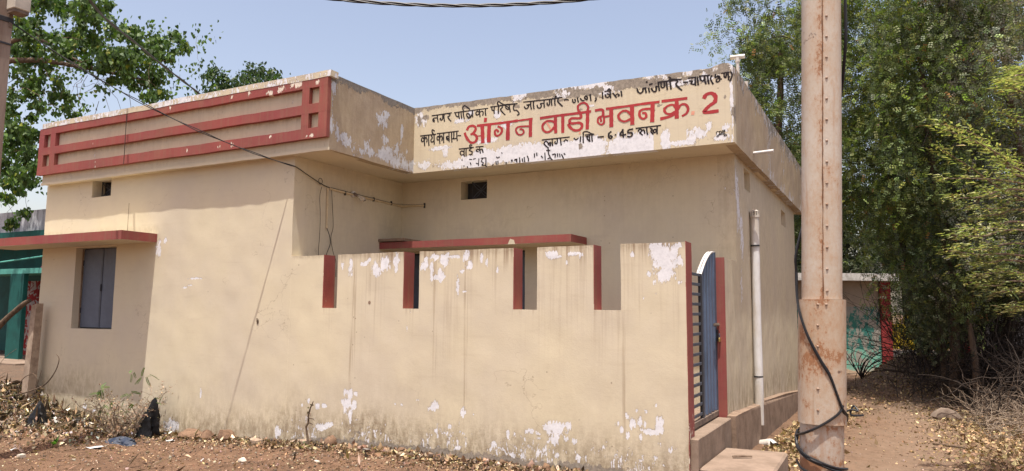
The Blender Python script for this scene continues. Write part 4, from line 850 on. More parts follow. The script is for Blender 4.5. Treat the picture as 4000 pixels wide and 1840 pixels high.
# ------------------------------------------------------------------ drain pipes
dp = empty('drainpipe', (-1.56, 3.1, .3), 'white plastic downpipe with slotted cowl on the side wall', 'pipe')
MB().tube([(-1.565, 3.08, .30), (-1.562, 3.09, .9), (-1.568, 3.09, 1.6), (-1.565, 3.1, 2.3), (-1.565, 3.11, 2.90)], .052, 16).build('pipe', M_pvc, dp, smooth=True)
MB().tube([(-1.565, 3.11, 2.893), (-1.565, 3.11, 2.915)], .060, 16).build('cowl_rim', M_pvc, dp, smooth=True)
for k in range(10):
    t = k / 10 * 6.283
    MB().box(-1.565 + .048 * math.cos(t) - .008, -1.565 + .048 * math.cos(t) + .008, 3.11 + .048 * math.sin(t) - .008, 3.11 + .048 * math.sin(t) + .008, 2.915, 2.972).build('cowl_slat', M_pvc, dp)
MB().tube([(-1.565, 3.11, 2.972), (-1.565, 3.11, 2.99)], [.054, .03], 16).build('cowl_cap', M_pvc, dp, smooth=True)
for z in (2.52, .88):
    MB().tube([(-1.566, 3.09, z), (-1.566, 3.09, z + .018)], .056, 16).build('clamp', M_darkiron, dp)
tag(MB().tube([(-1.52, 2.86, .10), (-1.40, 2.80, .13), (-1.33, 2.68, .11)], [.055, .06, .058], 12, cap=False).build('pipe_elbow', M_pvc, None, smooth=True), 'broken white plastic pipe elbow half buried at the plinth foot', 'pipe fitting')
tag(MB().tube([(-1.52, 2.81, 3.665), (-1.27, 2.80, 3.672)], .020, 10).build('drain_spout', M_pvc, None, smooth=True), 'short white plastic spout sticking out of the side parapet', 'pipe')
vp = empty('roof_pipe', (-1.71, 3.0, 4.3), 'white capped tee pipe standing behind the parapet corner', 'pipe')
MB().tube([(-1.71, 3.0, 3.7), (-1.71, 3.0, 4.99)], .022, 10).build('pipe', M_pvc, vp, smooth=True)
MB().tube([(-1.71, 3.0, 4.93), (-1.71, 3.0, 4.985)], .030, 10).build('socket', M_pvc, vp, smooth=True)
MB().tube([(-1.80, 2.99, 5.0), (-1.62, 3.01, 5.0)], .028, 10).build('tee', M_pvc, vp, smooth=True)
tag(MB().tube([(-1.64, 3.15, 3.7), (-1.64, 3.15, 4.70)], .030, 10).build('roof_pipe', M_pvc, None, smooth=True), 'short white pipe stub beside the tee pipe on the roof', 'pipe')

# ------------------------------------------------------------------ wiring on the veranda wall
cd = empty('electric_conduit', (-6.42, 1.2, 3.2), 'thin ivory conduit running round the veranda corner', 'conduit')
XC = XA + .014
MB().tube([(XC, .60, 3.235), (XC, 1.08, 3.222), (XC, 2.0, 3.205), (XC, 2.17, 3.203), (-6.35, 2.176, 3.202), (-6.03, 2.176, 3.195)], .0135, 8).build('pipe', M_ivory, cd)
MB().tube([(XC, .575, 3.24), (XC, .58, 2.72)], .0135, 8).build('pipe', M_ivory, cd)
MB().tube([(XC, .58, 3.01), (XC, .58, 3.03)], .017, 6).tube([(XC, .58, 2.72), (XC, .58, 2.75)], .016, 6).build('coupling', M_ivory, cd)
for y in (.9, 1.5, 1.9): MB().box(XA, XA + .028, y, y + .012, 3.19, 3.245).build('clip', M_darkiron, cd)
MB().box(-6.04, -6.02, 2.172, 2.189, 3.16, 3.23).build('clip', M_darkiron, cd)
MB().tube([(XC + .006, .62, 3.25), (XC + .008, 1.1, 3.238), (XC + .006, 2.0, 3.218), (-6.2, 2.172, 3.214), (-6.04, 2.17, 3.207)], .0028, 4).build('wire', M_black_rubber, cd)
lb = empty('light_bulb', (-6.4, 1.1, 3.23), 'bare glass bulb in a white batten holder on the conduit', 'lamp')
MB().tube([(XA + .001, 1.08, 3.235), (XA + .02, 1.08, 3.235)], .042, 14).build('holder_base', M_pvc, lb, smooth=True)
MB().tube([(XA + .02, 1.08, 3.235), (XA + .07, 1.10, 3.205)], [.022, .018], 10).build('holder', M_rusty, lb, smooth=True)
mg, ntg, outg = new_mat('bulb_glass'); pg = G(ntg).bsdf(outg, (.9, .88, .85), .08, spec=.5); pg.inputs['Transmission Weight'].default_value = .85
MB().tube([(XA + .07, 1.10, 3.205), (XA + .09, 1.11, 3.19), (XA + .12, 1.125, 3.17), (XA + .15, 1.14, 3.15), (XA + .165, 1.148, 3.142)], [.014, .022, .031, .026, .008], 12).build('bulb', mg, lb, smooth=True)

def wire_obj(name, pts, r, label, mat=M_black_rubber, cat='cable', n=5, group=None):
    o = MB().tube(catmull([tuple(p) for p in pts], 6), r, n).build(name, mat, None, smooth=True)
    return tag(o, label, cat, group or 'wires hanging on the veranda side wall')
# catmull on 3D points works too (numpy)
wire_obj('hanging_wire', [(XC + .02, .44, 3.23), (XC + .02, .41, 3.1), (XC + .03, .42, 2.85), (XC + .02, .43, 2.6), (XC + .02, .42, 2.4), (XC + .01, .46, 2.25), (-6.40, .5, 2.0)], .0034, 'thin dark wire hanging nearest the corner of the veranda', cat='wire')
wire_obj('hanging_wire', [(XC, .58, 2.72), (XC + .03, .60, 2.62), (XC + .02, .63, 2.52), (XC + .02, .585, 2.42), (XC + .02, .57, 2.36), (XC, .60, 2.1)], .0045, 'dark wire dangling from the open end of the vertical conduit', cat='wire')
wire_obj('hanging_wire', [(XC + .005, .64, 3.22), (XC + .01, .66, 3.0), (XC + .015, .68, 2.75), (XC + .01, .65, 2.6), (XC + .01, .70, 2.42), (XC + .01, .76, 2.3), (XC, .78, 2.1)], .0034, 'thin dark wire hanging to the right of the vertical conduit', cat='wire')
def service(k):
    pts = [(-6.415, .42, 3.275), (-6.418, .2, 3.345), (-6.425, .02, 3.408)]
    A = np.array([-6.43, -.015, 3.415]); B = np.array([-8.50, -2.24, 4.80])
    for s in np.linspace(.02, 1, 15):
        t = s * 30 + k * math.pi
        pts.append(tuple(A + (B - A) * s - np.array([0, 0, SAG * 4 * s * (1 - s)]) + np.array([.006 * math.cos(t), 0, .006 * math.sin(t) + .012 * k * math.sin(math.pi * s)])))
    return pts
SAG = .17
sw = empty('service_wire', (-6.41, .42, 3.28), 'sagging twin service wire from concrete pole to veranda wall', 'cable')
for k in (0, 1): MB().tube(catmull(service(k), 3), .0052, 5).build('strand', M_black_rubber, sw)
MB().tube([(-6.41, .42 + .035 * math.cos(t), 3.30 + .04 * math.sin(t)) for t in np.linspace(0, 7, 14)], .004, 4).build('tie_loop', M_black_rubber, sw)
MB().tube([(-6.41, .42, 3.275), (-6.415, .5, 3.255), (-6.42, .60, 3.245)], .006, 5).build('tail', M_black_rubber, sw)
def twisted(name, pts, n, rr, off, label, turns=6, cat='cable'):
    root = empty(name, tuple(pts[0]), label, cat)
    P_ = [np.array(p) for p in catmull([tuple(p) for p in pts], 12)]
    for k in range(n):
        q = []
        for i, p in enumerate(P_):
            t = i / len(P_) * turns * 6.283 + k * 6.283 / n
            q.append(p + np.array([off * math.cos(t) * .5, off * math.cos(t) * .5, off * math.sin(t)]))
        MB().tube(q, rr, 5).build('strand', M_black_rubber, root)
    return root
twisted('overhead_cable', [(-8.0, -2.2, 6.6), (-8.75, -1.34, 5.60), (-9.93, .31, 5.575), (-10.86, 2.11, 5.47), (-12.01, 3.76, 5.50), (-15, 8, 5.6)], 2, .0115, .011, 'thick black twisted cable passing high over the left roof edge', 9)
xs = np.linspace(-3.4, 3.6, 13)
fx = lambda u: (-2.62 + u * .884, -2.44 + u * .467, 3.775 + .062 * u * u)
twisted('overhead_cable', [fx(u) for u in xs], 3, .0065, .009, 'black three-strand cable bundle sagging at the top of the view', 14)

# ------------------------------------------------------------------ riveted steel pole
# direction from pole to camera
CA = math.atan2(-6.5 + 2.6, 0 + .33)
def rust_mat(name, base, amt, seam=False, rust=(.26, .11, .045)):
    m, nt, out = new_mat(name); g = G(nt); P = g.pos()
    sx = g.n('ShaderNodeSeparateXYZ'); nt.links.new(P, sx.inputs[0])
    # rust gathers on the left of the plate seam
    dx = g.math('SUBTRACT', sx.outputs['X'], g.math('ADD', g.math('MULTIPLY', sx.outputs['Z'], .0306), -.3836 + .000 + .092 * math.cos(CA + .09)))
    near = g.math('MULTIPLY', g.ramp(dx, -.055, -.004), g.ramp(dx, .012, .0)) if seam else g.ramp(g.noise(P, 4, 3), .45, .65)
    patch = g.math('MULTIPLY', near, g.ramp(g.noise(g.scale(P, (1, 1, .5)), 3.1, 3, .6), .38, .62))
    n1 = g.noise(g.scale(P, (1, 1, .6)), 7, 10, .75, .2); n2 = g.noise(g.scale(P, (1, 1, .55)), 55, 8, .8); n3 = g.noise(P, 2.2, 3, .6)
    c = g.mix(g.ramp(n3, .35, .65), base, tuple(x * y for x, y in zip(base, (.88, .80, .72))))
    f = g.math('ADD', g.math('ADD', g.math('MULTIPLY', n1, .5), g.math('MULTIPLY', n2, .5)), g.math('MULTIPLY', patch, .10))
    c = g.mix(g.ramp(f, .44 - amt, .64 - amt, 0, .6), c, tuple(x * y for x, y in zip(base, (.80, .52, .33))))
    c = g.mix(g.ramp(f, .585 - amt, .63 - amt, 0, .8), c, rust)
    c = g.mix(g.ramp(g.noise(P, 7, 5, .6), .66, .70, 0, .8), c, (.075, .035, .025))
    st = g.noise(g.scale(P, (26, 26, 1.3)), 1, 4, .6)
    c = g.mix(g.ramp(st, .56, .72, 0, .45), c, (.34, .18, .09))
    g.bsdf(out, c, .72, g.math('ADD', g.math('MULTIPLY', n1, .6), n2), .4, .004, spec=.3)
    return m
M_pole_up = rust_mat('pole_paint', (.485, .435, .372), .0, True)
M_pole_sleeve = rust_mat('pole_sleeve_paint', (.465, .40, .325), .03)
M_pole_low = rust_mat('pole_foot_paint', (.43, .385, .335), .06)
M_seam = simple('rust_seam', (.20, .095, .045), .9, .2, 30, .6, col2=(.09, .045, .03))
pole = empty('steel_pole', (-.39, -2.6, 0), 'rusty riveted steel electricity pole with black cable wound round it', 'pole')
def sup(a):
    # rounded-square section, flat side towards the lane
    t = a - CA - .10; return (abs(math.cos(t)) ** 3 + abs(math.sin(t)) ** 3) ** (-1 / 3)
def pc(z): return Vector((-.355 + (z - .933) * .0306, -2.6, z))
def ring(z0, z1, r, name, mat, a0=0, a1=6.2832, n=28, parent=pole, close=True, jag=0, steps=2):
    vs = []; zz = np.linspace(z0, z1, steps); nn = n if close else n + 1
    for z in zz:
        for k in range(nn):
            t = a0 + (a1 - a0) * k / n; zj = z + (jag * random.uniform(-1, 1) if z == z0 else 0)
            vs.append(pc(z) + Vector((r * sup(t) * math.cos(t), r * sup(t) * math.sin(t), zj - z)))
    fs = []
    for j in range(steps - 1):
        for k in range(n): fs.append((j * nn + k, j * nn + (k + 1) % nn, (j + 1) * nn + (k + 1) % nn, (j + 1) * nn + k))
    if close:
        fs.append(tuple(range(n))); fs.append(tuple((steps - 1) * nn + k for k in range(n)))
    return MB().add(vs, fs).build(name, mat, parent, smooth=True)
ring(-.3, 1.33, .0985, 'foot', M_pole_low, steps=4)
ring(1.165, 1.76, .1065, 'sleeve', M_pole_sleeve, jag=.005)
ring(1.70, 6.5, .0905, 'shaft', M_pole_up, steps=5)
ring(1.761, 6.5, .0935, 'overlap_plate', M_pole_up, CA + .10, CA + 2.4, close=False)
ring(1.166, 1.758, .1095, 'overlap_plate', M_pole_sleeve, CA - .28, CA + 2.2, close=False)
def on_pole(a, z, r): 
    c = pc(z); r = r * sup(a); return c + Vector((r * math.cos(a), r * math.sin(a), 0))
seam = [on_pole(CA + .09 + random.uniform(-.012, .012), z, .092) for z in np.arange(1.765, 6.4, .06)]
MB().tube(seam, [random.uniform(.0015, .0042) for _ in seam], 5).build('seam', M_seam, pole)
M_rivet = simple('rivet_paint', (.36, .27, .21), .8, .2, 60, .3, col2=(.22, .12, .07))
def rivet(a, z, r0, s=.0065):
    c = on_pole(a, z, r0); nrm = Vector((math.cos(a), math.sin(a), 0))
    MB().tube([c - nrm * .003, c + nrm * s * .3, c + nrm * s * .65, c + nrm * s * .85], [s, s * .95, s * .65, s * .1], 8).build('rivet', M_rivet, pole, smooth=True)
for k in range(18): rivet(CA + .28, 1.80 + k * .105, .0935)
for z in (1.735, 1.635, 1.535, 1.335, 1.235): rivet(CA - .14, z, .1095)
rivet(CA + .20, 1.735, .1095)
# cable wound round the pole : (u across the pole -1..1, z, side)
zpy = lambda py: 1.754 - (py - 1175) * (1.754 - .933) / 665
def wrap(seq, r=.112):
    out = []
    for u, py, back in seq:
        u2 = max(-1, min(1, u)); a = CA + math.asin(u2) * (1 if not back else -1) + (math.pi if back else 0)
        rr = r * sup(a) * (abs(u) if abs(u) > 1 else 1)
        p = pc(zpy(py)); out.append(tuple(p + Vector((rr * math.cos(a), rr * math.sin(a), 0))))
    return out
pc_root = empty('pole_cable', (-.39, -2.71, 1.3), 'pair of black cables looped down and around the rusty steel pole', 'cable')
route = [(.99, -500, 0), (1.0, -60, 0), (1.0, 140, 0), (.6, 400, 1), (-.3, 700, 1), (-1.0, 960, 1), (-1.04, 1050, 0), (-1.0, 1150, 0), (-.82, 1215, 0), (-.5, 1308, 0), (-.05, 1400, 0), (.3, 1456, 0), (.58, 1541, 0), (.73, 1588, 0), (.97, 1619, 0), (.8, 1640, 1), (0, 1660, 1), (-.8, 1690, 1), (-1.03, 1712, 0), (-.96, 1740, 0), (-.6, 1765, 0), (-.17, 1785, 0), (.5, 1808, 0), (1.0, 1824, 0), (.3, 1840, 1), (-.8, 1850, 1)]
for k in (0, 1):
    q = [(u + .035 * k, py + 12 * k * (py > 900), b) for u, py, b in route]
    MB().tube(catmull(wrap(q), 4), .0062, 6).build('strand', M_black_rubber, pc_root, smooth=True)
q = [(.74, 1575, 0), (.6, 1605, 0), (.1, 1645, 0), (-.5, 1680, 0), (-1.0, 1708, 0), (-1.02, 1725, 0), (-.9, 1748, 0), (-.4, 1780, 0), (.1, 1798, 0), (.9, 1835, 0), (.9, 1850, 1)]
MB().tube(catmull(wrap(q, .113), 4), .006, 6).build('strand', M_black_rubber, pc_root, smooth=True)
q = [(-1.0, 1806, 0), (-.7, 1822, 0), (-.2, 1840, 0), (.6, 1868, 0), (1.0, 1885, 0)]
MB().tube(catmull(wrap(q, .112), 4), .006, 6).build('strand', M_black_rubber, pc_root, smooth=True)
MB().tube(catmull([tuple(pc(1.22) + Vector((.10, 0, 0))), tuple(pc(1.235) + Vector((.135, 0, 0))), tuple(pc(1.23) + Vector((.16, .0, 0))), tuple(pc(1.25) + Vector((.14, .02, 0))), tuple(pc(1.21) + Vector((.13, 0, 0))), tuple(pc(1.212) + Vector((.185, 0, 0)))], 5), .005, 6).build('loose_tail', M_black_rubber, pc_root, smooth=True)

# ------------------------------------------------------------------ concrete pole with meter boxes (left)
M_conc = simple('stained_concrete', (.27, .21, .17), .9, .15, 6, .6, col2=(.17, .115, .085), stretch=(1, 1, .15))
M_box = simple('meter_box_paint', (.50, .45, .38), .6, .1, 3, .2, col2=(.36, .32, .27))
cp = empty('concrete_pole', (-8.62, -2.15, 0), 'stained concrete electricity pole at the left edge', 'pole')
MB().prism([(-8.80, -2.46), (-8.53, -2.46), (-8.53, -2.22), (-8.80, -2.22)], 2, -.3, 7.5).build('shaft', M_conc, cp)
MB().box(-8.81, -8.52, -2.47, -2.21, 4.80, 4.86, .006).build('clamp', M_darkiron, cp)
MB().box(-8.81, -8.52, -2.47, -2.21, 4.55, 4.57).build('clamp', M_darkiron, cp)
mbx = empty('meter_box', (-8.38, -2.2, 4.88), 'grey-cream meter box with rusty bottom beside the concrete pole', 'box')
MB().box(-8.52, -8.36, -2.30, -2.13, 4.93, 5.35, .008).build('casing', M_box, mbx)
MB().box(-8.51, -8.37, -2.29, -2.14, 4.895, 4.928).build('bottom_plate', M_rusty, mbx, jitter=.004)
MB().box(-8.529, -8.521, -2.26, -2.22, 4.75, 5.3).build('strap', M_rusty, mbx)
mbx2 = empty('meter_box', (-8.62, -2.36, 4.9), 'pale meter box fixed on the front of the concrete pole', 'box')
MB().box(-8.75, -8.58, -2.60, -2.475, 4.92, 5.4, .006).build('casing', M_box, mbx2)
MB().box(-8.73, -8.60, -2.608, -2.6005, 4.95, 5.35, .002).build('door', M_pvc, mbx2)

# ------------------------------------------------------------------ leaning post and branch at the left corner
post = tag(MB().add([(-11.50, -.22, .1), (-11.34, -.22, .1), (-11.34, -.10, .1), (-11.50, -.10, .1), (-11.40, -.22, 1.70), (-11.27, -.22, 1.73), (-11.27, -.12, 1.73), (-11.40, -.12, 1.70)],
    [(0, 3, 2, 1), (4, 5, 6, 7), (0, 1, 5, 4), (1, 2, 6, 5), (2, 3, 7, 6), (3, 0, 4, 7)]).build('fence_post', simple('post_concrete', (.40, .31, .23), .9, .2, 8, .7, col2=(.26, .19, .14)), None, jitter=.012), 'weathered grey concrete fence post leaning on the building corner', 'post')
tag(MB().tube(catmull([(-13.4, -.9, .35), (-12.7, -.7, .72), (-12.1, -.5, 1.12), (-11.75, -.42, 1.45), (-11.45, -.33, 1.70), (-11.30, -.30, 1.78)], 4), [.055 - .0012 * i for i in range(21)], 8).build('dead_branch', M_bark, None, smooth=True, jitter=.012), 'thick dark dead branch propped diagonally against the fence post', 'branch')
LT=[(-17.18,2.2,8.44,0.21),(-17.69,2.8,8.77,0.19),(-16.98,2.68,8.63,0.21),(-17.35,3.15,8.86,0.21),(-17.2,3.29,8.84,0.19),(-15.44,2.63,8.28,0.23),(-15.08,2.67,8.21,0.21),(-16.88,4.06,9.1,0.17),(-15.9,2.96,8.25,0.21),(-15.69,3.02,8.09,0.19),(-18.23,3.83,8.96,0.09),(-17.34,2.81,8.36,0.09),(-16.89,4.08,8.85,0.1),(-17.81,2.59,8.28,0.21),(-18.01,2.96,8.4,0.19),(-16.85,2.2,7.73,0.19),(-17.87,3.03,8.25,0.15),(-18.94,3.16,8.23,0.19),(-17.76,2.82,7.77,0.17),(-18.65,2.99,7.78,0.17),(-17.77,3.21,8.15,0.17),(-15.97,2.44,7.48,0.19),(-17.53,3.58,8.19,0.19),(-16.89,3.45,7.98,0.21),(-16.72,2.74,7.48,0.19),(-15.74,2.49,7.19,0.19),(-17.7,3.86,7.8,0.19),(-16.49,3.38,7.41,0.17),(-18.17,3.19,7.67,0.19),(-18.87,3.3,7.61,0.17),(-17.91,3.33,7.52,0.17),(-17.52,4.07,8.15,0.17),(-15.99,3.37,7.76,0.21),(-16.73,4.11,8.43,0.19),(-15.7,3.66,7.9,0.21),(-16.66,4.53,8.52,0.19),(-16.32,4.56,8.37,0.21),(-15.19,2.99,7.13,0.21),(-15.05,3.17,7.21,0.21),(-15.0,3.41,7.37,0.21),(-16.53,4.73,8.1,0.19),(-15.03,4.0,7.76,0.21),(-15.31,4.39,8.03,0.17),(-14.65,3.84,7.45,0.17),(-14.97,4.27,7.5,0.13),(-15.59,3.63,7.11,0.21),(-15.74,3.45,7.08,0.19),(-15.82,4.08,7.28,0.19),(-15.56,4.2,7.43,0.19),(-16.15,4.83,7.41,0.19),(-15.98,4.3,7.08,0.17),(-16.83,4.56,7.28,0.17),(-16.14,4.73,7.08,0.17),(-16.23,5.05,7.38,0.17),(-15.46,4.58,6.75,0.17),(-14.45,3.67,6.32,0.15),(-15.79,4.89,7.47,0.15),(-15.77,5.09,8.45,0.15),(-15.51,5.07,8.35,0.13),(-14.64,4.59,7.84,0.13),(-15.18,4.73,7.88,0.1),(-14.13,3.87,7.24,0.08),(-15.12,5.1,7.99,0.08),(-15.96,3.85,8.32,0.06),(-17.38,2.42,6.83,0.23),(-16.63,2.21,6.44,0.19),(-19.0,3.24,6.86,0.17),(-18.84,3.7,7.11,0.17),(-16.4,2.44,6.11,0.15),(-18.04,3.6,6.82,0.15),(-16.81,3.13,6.53,0.15),(-16.2,2.67,6.6,0.15),(-17.04,2.62,6.84,0.17),(-18.87,3.11,6.41,0.15),(-18.73,3.5,6.34,0.13),(-15.83,2.63,6.0,0.13),(-17.11,3.61,6.22,0.1),(-16.84,2.14,5.56,0.21),(-18.45,3.24,5.94,0.21),(-17.24,2.78,5.52,0.19),(-19.3,3.29,5.8,0.21),(-19.31,3.58,5.76,0.23),(-17.77,3.04,5.3,0.19),(-19.55,3.53,5.52,0.21),(-17.4,2.69,4.97,0.19),(-16.58,2.47,4.76,0.17),(-18.5,2.98,4.93,0.19),(-16.65,2.32,4.52,0.19),(-17.47,2.39,4.42,0.17),(-17.86,2.81,4.38,0.17),(-18.12,3.24,4.61,0.17),(-17.4,2.34,4.1,0.15),(-16.68,2.43,3.76,0.13),(-19.04,3.62,3.79,0.13),(-17.71,2.7,3.6,0.15),(-19.09,3.85,3.87,0.1),(-19.53,3.44,3.84,0.13),(-18.0,2.47,5.95,0.17),(-18.17,2.57,6.38,0.17),(-18.41,2.77,5.12,0.17)]
ST=[(-20.03,9.64,9.4,0.18),(-19.77,9.66,9.47,0.18),(-19.49,9.75,9.28,0.21),(-19.42,9.95,9.12,0.23),(-20.29,10.19,9.32,0.23),(-19.0,9.92,9.06,0.2),(-19.64,9.43,8.81,0.16),(-19.09,10.31,9.45,0.2),(-18.16,9.71,9.34,0.18),(-18.33,9.81,9.0,0.23),(-19.63,10.64,9.21,0.23),(-18.44,10.22,9.27,0.2),(-18.35,10.3,9.55,0.16),(-17.61,9.57,8.7,0.23),(-17.99,10.24,9.07,0.2),(-18.11,10.51,9.44,0.16),(-17.11,9.83,8.89,0.16),(-19.53,9.9,8.92,0.2),(-19.27,10.08,8.87,0.2),(-17.13,9.94,8.67,0.2)]
FB=[[[0.43,1.92,3.62],[0.82,2.25,3.51],[1.27,2.76,3.12]],[[0.5,1.68,3.49],[0.85,2.0,3.35],[1.25,2.45,3.21]],[[0.43,2.04,3.4],[0.7,2.32,3.24],[1.29,2.89,2.9]],[[0.39,1.47,2.97],[0.73,1.77,3.0],[1.21,2.25,2.98]],[[0.66,2.28,2.79],[0.97,2.56,2.79],[1.3,2.95,2.91]],[[0.75,2.4,2.7],[1.01,2.64,2.74],[1.3,3.02,2.81]],[[0.62,0.97,3.25],[0.88,1.23,3.11],[1.13,1.6,2.99]],[[0.93,1.14,3.74],[1.02,1.3,3.74],[1.18,1.62,3.73]],[[1.06,2.28,4.11],[1.18,2.46,4.12],[1.36,2.77,4.23]],[[1.16,2.84,4.35],[1.29,3.02,4.38],[1.44,3.32,4.43]],[[0.59,1.45,2.48],[0.83,1.69,2.5],[1.17,2.09,2.58]],[[0.5,1.78,2.46],[0.78,2.04,2.46],[1.22,2.49,2.54]],[[0.81,2.14,2.91],[1.04,2.37,2.95],[1.27,2.72,2.98]],[[0.89,1.66,3.16],[1.04,1.86,3.08],[1.2,2.18,3.03]],[[0.55,1.65,2.33],[0.79,1.9,2.31],[1.19,2.33,2.39]],[[0.44,1.51,2.29],[0.72,1.77,2.26],[1.17,2.24,2.26]],[[0.61,1.71,2.16],[0.82,1.94,2.19],[1.18,2.35,2.21]],[[0.72,2.2,2.07],[0.97,2.44,2.12],[1.24,2.81,2.11]],[[0.61,1.61,1.99],[0.85,1.86,1.96],[1.16,2.24,2.01]],[[0.8,1.86,1.88],[0.99,2.07,1.92],[1.17,2.4,1.91]],[[1.01,2.47,3.81],[1.19,2.68,3.75],[1.37,3.01,3.72]],[[0.48,0.96,2.71],[0.72,1.2,2.74],[1.12,1.63,2.83]],[[0.97,2.32,1.73],[1.09,2.49,1.77],[1.21,2.79,1.73]]]

# ------------------------------------------------------------------ foliage builders
def rot_rand(n, rng, flat=0.0):
    """n random rotation matrices; flat=1 keeps them near horizontal"""
    yaw = rng.uniform(0, 6.283, n); pit = rng.normal(0, 1, n) * (1.2 * (1 - flat) + .25); rol = rng.normal(0, 1, n) * (1.0 * (1 - flat) + .2)
    cy, sy, cp_, sp, cr, sr = np.cos(yaw), np.sin(yaw), np.cos(pit), np.sin(pit), np.cos(rol), np.sin(rol)
    R = np.empty((n, 3, 3))
    R[:, 0, 0] = cy * cp_; R[:, 0, 1] = cy * sp * sr - sy * cr; R[:, 0, 2] = cy * sp * cr + sy * sr
    R[:, 1, 0] = sy * cp_; R[:, 1, 1] = sy * sp * sr + cy * cr; R[:, 1, 2] = sy * sp * cr - cy * sr
    R[:, 2, 0] = -sp; R[:, 2, 1] = cp_ * sr; R[:, 2, 2] = cp_ * cr
    return R
LEAF_V = np.array([(0, 0, 0), (.30, .5, .10), (1, 0, -.05), (.30, -.5, .10)])     # folded along the rib
def leaves(name, pos, size, cols, mat, parent, rng, flat=0., droop=0., width=.45, tmpl=None, kind='stuff', R=None):
    n = len(pos); T = (LEAF_V if tmpl is None else tmpl).copy(); T[:, 1] *= width * (2 if tmpl is None else 1)
    if R is None: R = rot_rand(n, rng, flat)
    V = np.einsum('nij,kj->nki', R, T) * size[:, None, None]
    if droop: V[:, :, 2] -= droop * np.abs(T[None, :, 0]) * size[:, None]
    V += pos[:, None, :]
    k = len(T)
    if k == 4: F0 = np.array([0, 1, 2, 0, 2, 3])
    else: F0 = np.concatenate([[0, i, i + 1] for i in range(1, k - 1)])
    F = (np.arange(n)[:, None] * k + F0[None]).ravel()
    C = np.repeat(np.concatenate([cols, np.ones((n, 1))], 1), k, 0)
    return mesh_np(name, V.reshape(-1, 3), F, 3, mat, parent, colors=C, kind=kind)
HEART = np.array([(0, 0, 0), (-.08, .28, .03), (.12, .50, .06), (.5, .36, .02), (1.0, 0, -.10), (.5, -.36, .02), (.12, -.50, .06), (-.08, -.28, .03)])
def pick(pal, n, rng, var=.25):
    pal = np.array(pal); c = pal[rng.integers(0, len(pal), n)]
    return np.clip(c * np.exp(rng.normal(0, var, (n, 1))) * np.exp(rng.normal(0, .06, (n, 3))), 0, 1)

def limb_tree(mb_trunk, mb_branch, trunk, clusters, r0, rng, r_end=.012, wiggle=.12):
    """grow limbs from the trunk polyline to every cluster centre, sharing paths"""
    trunk = [np.array(p, float) for p in trunk]
    n = len(trunk)
    mb_trunk.tube(trunk, [r0 * (1 - .55 * i / (n - 1)) for i in range(n)], 9)
    nodes = [(p, r0 * (1 - .55 * i / (n - 1)) * .8) for i, p in enumerate(trunk)][n // 3:]
    dens = []
    for i in range(n // 3, n - 1):
        for t in (.33, .66): dens.append((trunk[i] * (1 - t) + trunk[i + 1] * t, r0 * .5))
    nodes += dens
    order = sorted(range(len(clusters)), key=lambda i: min(np.linalg.norm(clusters[i] - q[0]) for q in nodes))
    for i in order:
        c = clusters[i]
        P = np.array([q[0] for q in nodes]); d = np.linalg.norm(P - c, axis=1) + .4 * np.clip(P[:, 2] - c[2], 0, None)
        j = int(np.argmin(d)); a, ra = nodes[j]; L = np.linalg.norm(c - a)
        if L < .15: continue
        r = min(ra * .75, .010 + .016 * L); m = max(4, int(L / .25) + 2)
        off = rng.normal(0, wiggle * L * .5, 3); pts = []; rads = []
        for k in range(m):
            t = k / (m - 1); p = a * (1 - t) + c * t + off * math.sin(math.pi * t) + rng.normal(0, .02, 3) * (0 < k < m - 1) + np.array([0, 0, .06 * L * math.sin(math.pi * t)])
            pts.append(p); rads.append(r * (1 - t) + r_end * .5 * t)
            if k > 0: nodes.append((p, rads[-1]))
        (mb_branch if r < .05 else mb_trunk).tube(pts, rads, 5 if r < .05 else 7)

# ------------------------------------------------------------------ left : broad-leaved tree over the roof
rngL = np.random.default_rng(11)
LTa = np.array(LT)
lt = empty('broadleaf_tree', (-21.0, 1.5, 0), 'large broad-leaved tree reaching over the roof from the left', 'tree')
mt, mbr = MB(), MB()
cl = [c[:3] for c in LTa]
trunkL = [(-21.3, .8, -.1), (-21.2, 1.0, 1.5), (-21.0, 1.3, 3.2), (-20.8, 1.5, 4.8), (-20.3, 1.8, 6.2), (-19.8, 2.2, 7.2), (-19.6, 2.5, 8.6), (-19.5, 2.6, 10.2)]
